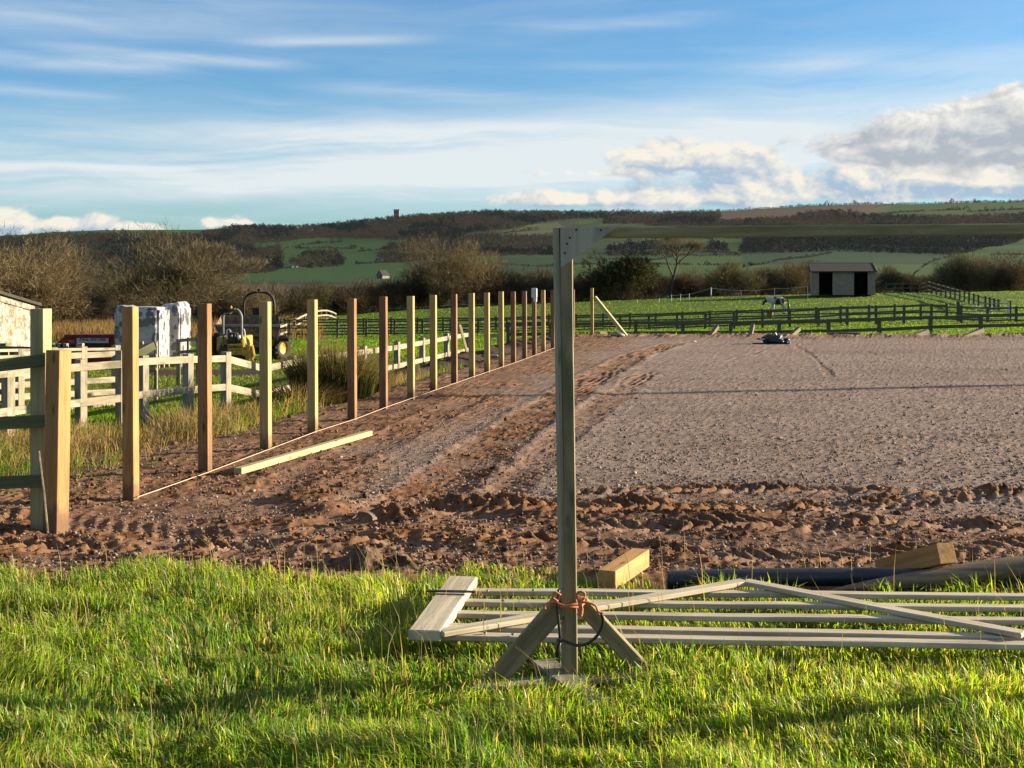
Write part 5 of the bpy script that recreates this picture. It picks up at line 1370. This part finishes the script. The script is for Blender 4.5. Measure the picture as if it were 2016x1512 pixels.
def stack(px0, px1, py0, Y, label, seed, dep, tops):
    x0, x1 = (px0 - CX) / F * Y, (px1 - CX) / F * Y; zt = P(0, py0, Y).z; zb = h1((x0 + x1) / 2, Y) + .12
    r = root('wrapped_stack', label, 'pallet stack', ((x0 + x1) / 2, Y + dep / 2, zb - .12))
    bm = bmesh.new(); bmesh.ops.create_cube(bm, size=1); bmesh.ops.bevel(bm, geom=bm.edges[:], offset=.055, segments=2, affect='EDGES'); bmesh.ops.subdivide_edges(bm, edges=bm.edges[:], cuts=7, use_grid_fill=True)
    for v in bm.verts:
        p = v.co.copy(); n = mnoise.noise(p * 3 + Vector((seed, 0, 0))) * .030 + mnoise.noise(p * 9 + Vector((seed, 0, 0))) * .012
        pinch = -.045 * math.exp(-((p.z + .05) / .035) ** 2)
        tz = tops(p.x) if p.z > .3 else 0
        v.co = Vector(((x0 + x1) / 2 + p.x * (x1 - x0) * (1 + n + pinch), Y + dep / 2 + p.y * dep * (1 + n + pinch), zb + (p.z + .5) * (zt - zb) + (n * .8 + tz) * (p.z > .25) * 1.0))
    me = bpy.data.meshes.new('film'); bm.to_mesh(me); bm.free(); me.materials.append(M_['film'])
    for p in me.polygons: p.use_smooth = True
    place(bpy.data.objects.new('film', me), r, Matrix.Identity(4))
    m = MB()
    for k in range(3): m.box(((x0 + x1) / 2, Y + .1 + k * (dep - .2) / 2, zb - .07), (x1 - x0, .1, .10))
    m.make('pallet', M_['grey_wood'], r)


def wheel(name, c, rad, wid, rim, parent, ax=(1, 0, 0), lugs=0):
    c = Vector(c); ax = Vector(ax).normalized(); q = Vector((0, 0, 1)).rotation_difference(ax).to_matrix().to_4x4(); T = Matrix.Translation(c) @ q
    m = MB(); prof = [(.55, -.42), (.86, -.5), (.97, -.42), (1.0, -.2), (1.0, .2), (.97, .42), (.86, .5), (.55, .42)]; n = 28; V = []; Fs = []
    for i in range(n):
        t = 2 * math.pi * i / n; V += [T @ Vector((math.cos(t) * a * rad, math.sin(t) * a * rad, b * wid)) for a, b in prof]
    k = len(prof); Fs = [(i * k + j, i * k + j + 1, ((i + 1) % n) * k + j + 1, ((i + 1) % n) * k + j) for i in range(n) for j in range(k - 1)]; m.add(V, Fs)
    for i in range(lugs):
        for s_ in (-1, 1):
            t = 2 * math.pi * (i + (s_ > 0) * .5) / lugs; Rm = T @ Matrix.Rotation(t, 4, 'Z') @ Matrix.Translation((rad * 1.0, 0, s_ * wid * .22)) @ Matrix.Rotation(s_ * .7, 4, 'X'); m.box((0, 0, 0), (.07, .05, wid * .52), Rm)
    w = root(name, None, None); w.parent = parent
    W = Matrix.Identity(4); p = parent
    while p is not None: W = p.matrix_basis @ W; p = p.parent
    w.matrix_basis = W.inverted() @ Matrix.Translation(c)
    m.make('tyre', M_['tyre'], w, M=Matrix.Identity(4))
    m = MB(); V = []; prof = [(.60, -.40), (.56, -.34), (.20, -.22), (.20, .22), (.56, .34), (.60, .40)]; k = len(prof)
    for i in range(n):
        t = 2 * math.pi * i / n; V += [T @ Vector((math.cos(t) * a * rad, math.sin(t) * a * rad, b * wid)) for a, b in prof]
    Fs = [(i * k + j, i * k + j + 1, ((i + 1) % n) * k + j + 1, ((i + 1) % n) * k + j) for i in range(n) for j in range(k - 1)]; m.add(V, Fs); m.tube([T @ Vector((0, 0, -.26 * wid)), T @ Vector((0, 0, .26 * wid))], .24 * rad, 12); m.make('rim', rim, w, M=Matrix.Identity(4))
    return w


def hoop(parent, name, pa, pb, top, r, mat_, Yd=0.0, rd=.35):
    """roll bar: two legs and a rounded top, between feet pa and pb"""
    pa, pb = Vector(pa), Vector(pb); pts = [pa]
    for s_, p, q in ((0, pa, pb), (1, pb, pa)):
        d = (q - p).normalized(); c = [Vector((p.x, p.y, top - rd)) + Vector((0, 0, rd * math.sin(t))) + d * rd * (1 - math.cos(t)) for t in np.linspace(0, math.pi / 2, 6)]
        inset = (Vector((0, 0, 0))); pts += c if s_ == 0 else c[::-1]
    pts.append(pb); m = MB(); m.tube(pts, r, 8); return m.make(name, mat_, parent, smooth=True)


def build_machines():
    # site dumper, bowl towards the arena
    Y = 42.0; c = P(490, 710, Y); zg = h1(c.x, Y); r = root('site_dumper', 'muddy brown site dumper with a tipping bowl and tall roll hoop', 'dumper', (c.x, Y, zg))
    q = lambda px, py, dy=0: P(px, py, Y + dy)
    front = [(424, 641), (552, 641), (552, 645), (541, 672), (536, 683), (444, 683), (436, 668), (424, 646)]
    rear = [(436, 620), (548, 620), (549, 624), (542, 660), (536, 676), (446, 676), (440, 660), (436, 624)]
    f_ = [q(x, y, -.55) for x, y in front]; b_ = [q(x, y, .75) for x, y in rear]; n = len(f_); m = MB()
    m.add(f_ + b_, [tuple(range(n))[::-1], tuple(range(n, 2 * n))] + [(i, (i + 1) % n, n + (i + 1) % n, n + i) for i in range(1, n)]); bowl = m.make('bowl', M_['machine_brown'], r)
    beam('lip', q(422, 641, -.58), q(553, 641, -.58), .10, .085, M_['machine_grey'], bowl); beam('rib', q(443, 664, -.6), q(540, 664, -.6), .05, .06, M_['machine_black'], bowl)
    m = MB(); m.box(q(489, 630, .80), (112 / F * Y, .06, 20 / F * Y)); m.make('back_plate', M_['machine_brown'], bowl)
    m = MB(); m.add([q(541, 640, -.5), q(553, 640, -.5), q(551, 648, -.5), q(546, 672, -.5), q(541, 650, .3), q(553, 640, .5)], [(0, 1, 2, 3), (1, 5, 4, 2), (3, 2, 4)]); m.make('side_plate', M_['machine_grey'], bowl)
    m = MB(); m.box((c.x, Y + 1.3, zg + .75), (1.2, 2.6, .5)); m.box((c.x, Y + 2.2, zg + 1.15), (1.1, 1.0, .5)); m.make('chassis', M_['machine_black'], r, bevel=.04)
    m = MB(); m.box((c.x, Y + 1.5, zg + 1.2), (.5, .45, .12)); m.box((c.x, Y + 1.75, zg + 1.5), (.5, .12, .5)); m.make('seat', M_['machine_black'], r, bevel=.03)
    hp = hoop(r, 'roll_hoop', q(480, 655, 2.2), q(540, 655, 2.2), q(0, 575.5, 2.2).z, .045, M_['machine_black'], rd=.42)
    m = MB(); m.box(q(509.5, 570.5, 2.2), (.10, .06, .08)); m.box(q(509.5, 573, 2.2), (.04, .05, .12)); m.make('lamp_bracket', M_['machine_black'], hp)
    wr = 22 / F * Y * 1.02
    for px, dy in ((551, .1), (426, .1)):
        p = q(px, 690, dy); wheel('wheel', (p.x, p.y, zg + wr), wr, .42, M_['yellow'], r, (1, -.55, 0), 14)
    for px, dy in ((535, 2.6), (432, 2.6)):
        p = q(px, 690, dy); wheel('wheel', (p.x, p.y, zg + wr), wr, .42, M_['yellow'], r, (1, 0, 0), 14)
    m = MB(); m.tube([q(426, 690, .1), q(551, 690, .1)], .12, 8); m.make('axle', M_['machine_brown'], r)
    m = MB(); a = q(556, 665, .05); m.box((a.x - .1, a.y, a.z), (.75, .55, .05)); m.box((a.x - .1, a.y - .26, a.z - .05), (.75, .04, .14)); m.make('mudguard', M_['machine_black'], r, bevel=.01)
    # small roller in front of it
    Y = 38.5; c = P(462, 708, Y); zg = h1(c.x, Y); r = root('tandem_roller', 'small yellow tandem roller parked in front of the dumper', 'roller', (c.x, Y, zg))
    q = lambda px, py, dy=0: P(px, py, Y + dy)
    m = MB(); p = q(463.5, 688, 0); m.box((p.x, p.y + .3, p.z), (31 / F * Y, .6, 22 / F * Y)); pn = m.make('rear_panel', M_['dull_yellow'], r, bevel=.02)
    text('lettering', 'BOMAG', FACE(p.x, p.y - .004, p.z + .075), .125, M_['letter_black'], pn, .003, .003)
    m = MB(); m.box((p.x, p.y - .004, p.z - .02), (.46, .012, .012)); m.box((p.x + .02, p.y - .004, p.z - .12), (.06, .012, .03)); m.make('panel_trim', M_['letter_black'], pn)
    m = MB(); a = q(459, 666, .35); m.box((a.x, a.y, a.z), (20 / F * Y, .5, 22 / F * Y)); m.make('seat', M_['machine_black'], r, bevel=.05)
    m = MB(); a = q(456, 661, .05); m.box(a, (.05, .02, .05)); m.make('reflector', M_['white_plastic'], r)
    hp = hoop(r, 'roll_hoop', q(439.5, 685, .2), q(476, 700, .2), q(0, 612, .2).z, .034, M_['machine_grey'], rd=.22)
    m = MB(); a = q(455, 611, .2); m.box((a.x, a.y, a.z), (.24, .12, .06)); m.make('beacon_base', M_['machine_black'], hp)
    m = MB(); m.tube([a + Vector((0, 0, .02)), a + Vector((0, 0, .11)), a + Vector((0, 0, .15))], [.038, .034, .012], 10); m.make('beacon', M_['amber'], hp)
    for pts in (((447, 668), (447, 652), (450, 648), (454, 652), (453, 654)), ((478, 652), (480, 648), (482, 656), (481, 664))):
        m = MB(); m.tube(curve_pts([q(x, y, .1) for x, y in pts], 4), .022, 7); m.make('hand_rail', M_['sign_white'], r)
    m = MB(); a = q(470, 661, .15); m.tube([a, q(472, 668, .15)], .05, 8); m.make('lamp', M_['white_plastic'], r)
    m = MB()
    for pts, w in ((((478, 668), (480, 690), (482, 700)), .06), (((488, 682), (488, 698)), .05), (((496, 680), (500, 700), (496, 708)), .05), (((486, 696), (487, 710)), .05), (((492, 684), (493, 706)), .07)):
        m.tube([q(x, y, -.1) for x, y in pts], w, 6)
    m.make('linkage', M_['yellow'], r)
    m = MB(); m.add([q(484, 662, .1), q(490, 668, .1), q(493, 678, .1), q(486, 682, .1), q(484, 662, .4), q(490, 668, .4), q(493, 678, .4), q(486, 682, .4)], [(0, 1, 2, 3), (7, 6, 5, 4), (0, 4, 5, 1), (1, 5, 6, 2), (2, 6, 7, 3), (3, 7, 4, 0)]); m.make('cowl', M_['machine_grey'], r)
    for dy in (.35, 1.7):
        p = q(463, 704, dy); m = MB(); m.tube([(p.x - .45, p.y, zg + .3), (p.x + .45, p.y, zg + .3)], .30, 24); m.make('drum', M_['rust'], r, smooth=False)
    m = MB(); p = q(463, 692, 1.2); m.box((p.x, p.y, zg + .62), (.8, 1.7, .45)); m.make('body', M_['dull_yellow'], r, bevel=.03)


build_shed(); build_skip()
stack(224, 312, 605, 35.0, 'left and broader of the two film wrapped pallet stacks', 1.0, 1.2, lambda x: .05 * (x < -.3) - .0)
stack(308, 356, 604, 36.4, 'right and narrower of the two film wrapped pallet stacks with two humps on top', 5.0, 1.2, lambda x: .16 * math.exp(-((x - .30) / .13) ** 2) + .10 * math.exp(-((x + .15) / .12) ** 2))
build_machines()


# ------------------------------------------------------------------ field shelter, pony, far buildings
def build_shelter():
    Y = 120.0; X0, X1 = P(1607, 0, Y).x, P(1728, 0, Y).x; zg = P(0, 581, Y).z; ze = P(0, 536, Y).z; zb = ze + .75; D = 3.6
    r = root('field_shelter', 'timber field shelter with two dark open doorways and a sloping felt roof', 'shelter', ((X0 + X1) / 2, Y + D / 2, zg))
    dx = [(P(1621, 0, Y).x, P(1647, 0, Y).x), (P(1688, 0, Y).x, P(1714, 0, Y).x)]
    segs = [(X0, dx[0][0]), (dx[0][1], dx[1][0]), (dx[1][1], X1)]
    for a, b in segs:
        m = MB(); nb = 15
        for k in range(nb): m.box(((a + b) / 2, Y + .012 * (k % 2), zg + (k + .5) * (ze - zg) / nb), (b - a, .05, (ze - zg) / nb * .98))
        m.make('front_wall', M_['shelter_boards'], r)
    for a, b in dx: beam('door_head', (a, Y, ze - .06), (b, Y, ze - .06), .07, .12, M_['dark_inside'], r)
    for x in (X0 + .03, X1 - .03):
        m = MB(); m.add([(x - .03, Y + .04, zg), (x - .03, Y + D, zg), (x - .03, Y + D, zb), (x - .03, Y + .04, ze), (x + .03, Y + .04, zg), (x + .03, Y + D, zg), (x + .03, Y + D, zb), (x + .03, Y + .04, ze)], [(0, 1, 2, 3), (7, 6, 5, 4), (0, 4, 5, 1), (1, 5, 6, 2), (2, 6, 7, 3), (3, 7, 4, 0)]); m.make('side_wall', M_['peeling' if x > 33 else 'shelter_boards'], r)  # right wall takes the paler boards, sunlight put into its colour
    m = MB(); m.box(((X0 + X1) / 2, Y + D, (zg + zb) / 2), (X1 - X0, .06, zb - zg)); m.make('back_wall', M_['dark_inside'], r)
    m = MB(); m.box(((X0 + X1) / 2, Y + D / 2, zg + .02), (X1 - X0 - .1, D - .1, .04)); m.make('floor', M_['dark_inside'], r)
    m = MB(); m.box(((X0 + X1) / 2, Y + D / 2, (zg + zb) / 2 - .2), (.06, D - .15, ze - zg - .3)); m.make('partition', M_['dark_inside'], r)
    a, b = (Y - .35, ze + .02), (Y + D + .25, zb + .12); m = MB(); x0, x1 = X0 - .12, X1 + .12
    m.add([(x0, a[0], a[1]), (x1, a[0], a[1]), (x1, b[0], b[1]), (x0, b[0], b[1]), (x0, a[0], a[1] + .09), (x1, a[0], a[1] + .09), (x1, b[0], b[1] + .09), (x0, b[0], b[1] + .09)], [(0, 3, 2, 1), (4, 5, 6, 7), (0, 1, 5, 4), (1, 2, 6, 5), (2, 3, 7, 6), (3, 0, 4, 7)]); rf = m.make('roof', M_['felt'], r)
    beam('ridge_cap', (x0, b[0] + .06, b[1] + .10), (x1, b[0] + .06, b[1] + .10), .09, .14, M_['roof_edge'], rf); beam('verge', (x1 + .02, a[0], a[1] + .06), (x1 + .02, b[0], b[1] + .06), .05, .16, M_['peeling'], rf)  # verge coloured pale to read as a sunlit edge
    r.rotation_euler.z = -R(11.4)


def build_pony():
    Y = 92.0; x = (1531 - CX) / F * Y; zg = h1(x, Y); r = root('pony', 'piebald pony standing side on with its head lowered in the field', 'pony', (x, Y, zg), rz=R(162))
    J = {'pelvis': (-.42, 0, 1.10, .30), 'loin': (-.12, 0, 1.06, .33), 'chest': (.22, 0, 1.03, .34), 'withers': (.40, 0, 1.14, .27), 'neck': (.66, 0, 1.18, .205), 'poll': (.90, 0, 1.14, .145), 'face': (1.02, 0, .94, .115), 'muzzle': (1.10, 0, .72, .080), 'dock': (-.62, 0, 1.10, .19)}
    E = [('pelvis', 'loin'), ('loin', 'chest'), ('chest', 'withers'), ('withers', 'neck'), ('neck', 'poll'), ('poll', 'face'), ('face', 'muzzle'), ('pelvis', 'dock')]
    for s_, n in ((1, 'l'), (-1, 'r')):
        fo = .10 if n == 'l' else -.04; ho = -.05 if n == 'l' else .10
        J.update({'sh' + n: (.36, .15 * s_, .84, .125), 'el' + n: (.34 + fo * .5, .15 * s_, .66, .085), 'kn' + n: (.36 + fo, .15 * s_, .38, .052), 'fe' + n: (.35 + fo, .15 * s_, .12, .042), 'ho' + n: (.38 + fo, .15 * s_, .03, .055),
                  'hi' + n: (-.46, .15 * s_, .90, .17), 'st' + n: (-.36 + ho, .16 * s_, .70, .115), 'hk' + n: (-.56 + ho, .15 * s_, .42, .058), 'hf' + n: (-.52 + ho, .15 * s_, .13, .044), 'hh' + n: (-.48 + ho, .15 * s_, .03, .056)})
        E += [('withers', 'sh' + n), ('sh' + n, 'el' + n), ('el' + n, 'kn' + n), ('kn' + n, 'fe' + n), ('fe' + n, 'ho' + n), ('pelvis', 'hi' + n), ('hi' + n, 'st' + n), ('st' + n, 'hk' + n), ('hk' + n, 'hf' + n), ('hf' + n, 'hh' + n)]
        J['ea' + n] = (.86, .06 * s_, 1.20, .04); J['et' + n] = (.88, .08 * s_, 1.31, .014); E += [('poll', 'ea' + n), ('ea' + n, 'et' + n)]
    names = list(J); me = bpy.data.meshes.new('body'); me.from_pydata([J[k][:3] for k in names], [(names.index(a), names.index(b)) for a, b in E], [])
    o = bpy.data.objects.new('body', me); COL.objects.link(o)
    sk = o.modifiers.new('s', 'SKIN'); sb = o.modifiers.new('d', 'SUBSURF'); sb.levels = 2; sb.render_levels = 2
    for i, k in enumerate(names):
        v = me.skin_vertices[0].data[i]; v.radius = (J[k][3], J[k][3]); v.use_root = k == 'pelvis'
    dg = bpy.context.evaluated_depsgraph_get(); nm = bpy.data.meshes.new_from_object(o.evaluated_get(dg)); bpy.data.objects.remove(o)
    n = len(nm.vertices); V = np.empty(n * 3, np.float32); nm.vertices.foreach_get('co', V); V = V.reshape(-1, 3)
    col = np.tile(np.array((.56, .50, .45)), (n, 1)); br = np.array((.060, .032, .024))
    def patch(cx, cz, rx, rz): k = ((V[:, 0] - cx) / rx) ** 2 + ((V[:, 2] - cz) / rz) ** 2 < 1 + .5 * (fbm(V[:, 0] * 6, V[:, 2] * 6, 3) - .5); col[k] = br
    patch(-.05, .90, .22, .30); patch(-.46, 1.10, .14, .22); patch(.16, 1.28, .08, .12); patch(1.0, .95, .24, .38)
    low = (V[:, 2] < .16); col[low] = (.05, .04, .035); nm.name = 'body'
    a = nm.color_attributes.new('Col', 'FLOAT_COLOR', 'POINT'); c4 = np.ones((n, 4), np.float32); c4[:, :3] = col; a.data.foreach_set('color', c4.ravel())
    nm.materials.clear(); m_ = attr_ground('pony_coat', .7, 30, .0, .2); nm.materials.append(m_)
    for p in nm.polygons: p.use_smooth = True
    o = bpy.data.objects.new('body', nm); COL.objects.link(o); o.parent = r
    def part(mb, name, mt):
        q = mb.make(name, mt, None, smooth=True); q.parent = r
    m = MB(); m.tube([(-.66, 0, 1.14), (-.78, 0, 1.04), (-.82, 0, .78), (-.80, 0, .45), (-.79, 0, .30)], [.05, .075, .095, .075, .02], 8); part(m, 'tail', M_['machine_black'])
    m = MB(); m.tube([(.42, .02, 1.30), (.62, .04, 1.32), (.80, .05, 1.24), (.90, .04, 1.12)], [.03, .06, .06, .03], 7); part(m, 'mane', M_['sign_white'])
    # feed bucket by its feet
    q = P(1516, 621, 88); z = h1(q.x, q.y); m = MB(); m.tube([(q.x, q.y, z), (q.x, q.y, z + .42)], [.20, .26], 14); tag(m.make('feed_bucket', plain('orange_plastic', (.26, .115, .045), .5)), 'orange feed bucket on the grass by the front legs of the pony', 'bucket')


def build_far_buildings():
    x, y, z = (float(v) for v in hill_pt(781.0, 431.0)); s_ = y / F; z -= 4
    r = root('church_tower', 'square stone tower standing on the wooded skyline', 'tower', (x, y, z)); h = P(0, 413.5, y).z
    m = MB(); m.box((x, y, (z + h) / 2), (10.5 * s_, 10.5 * s_, h - z)); m.make('shaft', M_['stone'], r)
    m = MB()
    for i in (-1, 0, 1):
        for j in (-1, 1): m.box((x + i * 4.4 * s_, y + j * 4.4 * s_, h + .7 * s_), (2.0 * s_, 1.6 * s_, 1.8 * s_))
    m.box((x, y, h + .05), (11.6 * s_, 11.6 * s_, .9 * s_)); m.make('parapet', M_['stone'], r)
    for i in (-1, 1): m = MB(); m.box((x + i * 2.2 * s_, y - 5.3 * s_, h - 5 * s_), (1.5 * s_, .4 * s_, 4 * s_)); m.make('belfry_window', M_['dark_inside'], r)
    def house(px, py, wpx, label, mats, hw=.5, rh=.45, yaw=.35, dep=1.6):
        x, y, z = (float(v) for v in hill_pt(px, py)); w = wpx / F * y; r = root('far_house', label, 'house', (x, y, z), rz=yaw)
        d = w * dep; hh = w * hw; e = w / 2
        m = MB(); m.add([(-e, -d / 2, -3), (e, -d / 2, -3), (e, d / 2, -3), (-e, d / 2, -3), (-e, -d / 2, hh), (e, -d / 2, hh), (e, d / 2, hh), (-e, d / 2, hh), (0, -d / 2, hh + w * rh), (0, d / 2, hh + w * rh)], [(0, 1, 5, 8, 4), (1, 2, 6, 5), (2, 3, 7, 9, 6), (3, 0, 4, 7)])
        o = m.make('wall', M_[mats[0]]); o.parent = r
        m = MB(); t = w * .04
        for s2 in (-1, 1): m.add([(s2 * (e + t * 2), -d / 2 - t, hh - t), (0, -d / 2 - t, hh + w * rh + t), (0, d / 2 + t, hh + w * rh + t), (s2 * (e + t * 2), d / 2 + t, hh - t), (s2 * (e + t * 2), -d / 2 - t, hh), (0, -d / 2 - t, hh + w * rh + 2 * t), (0, d / 2 + t, hh + w * rh + 2 * t), (s2 * (e + t * 2), d / 2 + t, hh)], [(0, 1, 2, 3), (4, 5, 6, 7), (0, 1, 5, 4), (2, 3, 7, 6), (0, 3, 7, 4)])
        o = m.make('roof', M_[mats[1]]); o.parent = r
        for i in (-1, 1): m = MB(); m.box((i * e * .45, -d / 2 - .02 * w, hh * .55), (w * .16, .04 * w, w * .18)); o = m.make('window', M_['dark_inside']); o.parent = r
    house(754, 548, 15, 'dark roofed house with a pale gable among the trees left of the wide rusty tree', ('house_wall', 'slate'), .40, .62, -.6, 1.4)
    house(565, 452, 6, 'small white house at the left of the skyline group', ('house_wall', 'slate')); house(583, 452, 8, 'middle white house of the skyline group under bare trees', ('house_wall', 'slate'), yaw=-.3); house(613, 456, 8, 'white house at the right of the skyline group', ('house_wall', 'slate'), .4, .3, .6)
    for px, lb in ((576, 'left of the two white sheep on the far green field'), (584, 'right of the two white sheep on the far green field')):
        x, y, z = (float(v) for v in hill_pt(px, 527.5)); s2 = y / F; V, Fc = blob_template(2, 2); m = MB()
        m.add([(x + v[0] * 1.9 * s2, y + v[1] * 1.2 * s2, z + 2.0 * s2 + v[2] * 1.4 * s2) for v in V], Fc.tolist())
        for i in (-1, 1):
            for j in (-1, 1): m.tube([(x + i * 1.1 * s2, y + j * .5 * s2, z), (x + i * 1.1 * s2, y + j * .5 * s2, z + 1.4 * s2)], .2 * s2, 5)
        m.tube([(x + 1.7 * s2, y, z + 2.6 * s2), (x + 2.8 * s2, y, z + 2.4 * s2)], [.8 * s2, .5 * s2], 6)
        tag(m.make('sheep', M_['white_plastic'], smooth=True), lb, 'sheep')


build_shelter(); build_pony(); build_far_buildings()


# ------------------------------------------------------------------ air: faint haze over the valley
def build_haze():
    m = bpy.data.materials.new('haze_air'); m.use_nodes = True; nt = m.node_tree; nt.nodes.clear()
    out = nt.nodes.new('ShaderNodeOutputMaterial'); v = nt.nodes.new('ShaderNodeVolumePrincipled'); v.inputs['Color'].default_value = (.80, .88, 1, 1); v.inputs['Density'].default_value = .000007; v.inputs['Anisotropy'].default_value = .2
    nt.links.new(v.outputs[0], out.inputs['Volume'])
    mb = MB(); mb.box((0, 1420, 130), (6800, 3080, 330)); o = mb.make('haze', m); tag(o, kind='stuff'); o['label'] = 'faint blue haze filling the air over the valley'


build_haze()
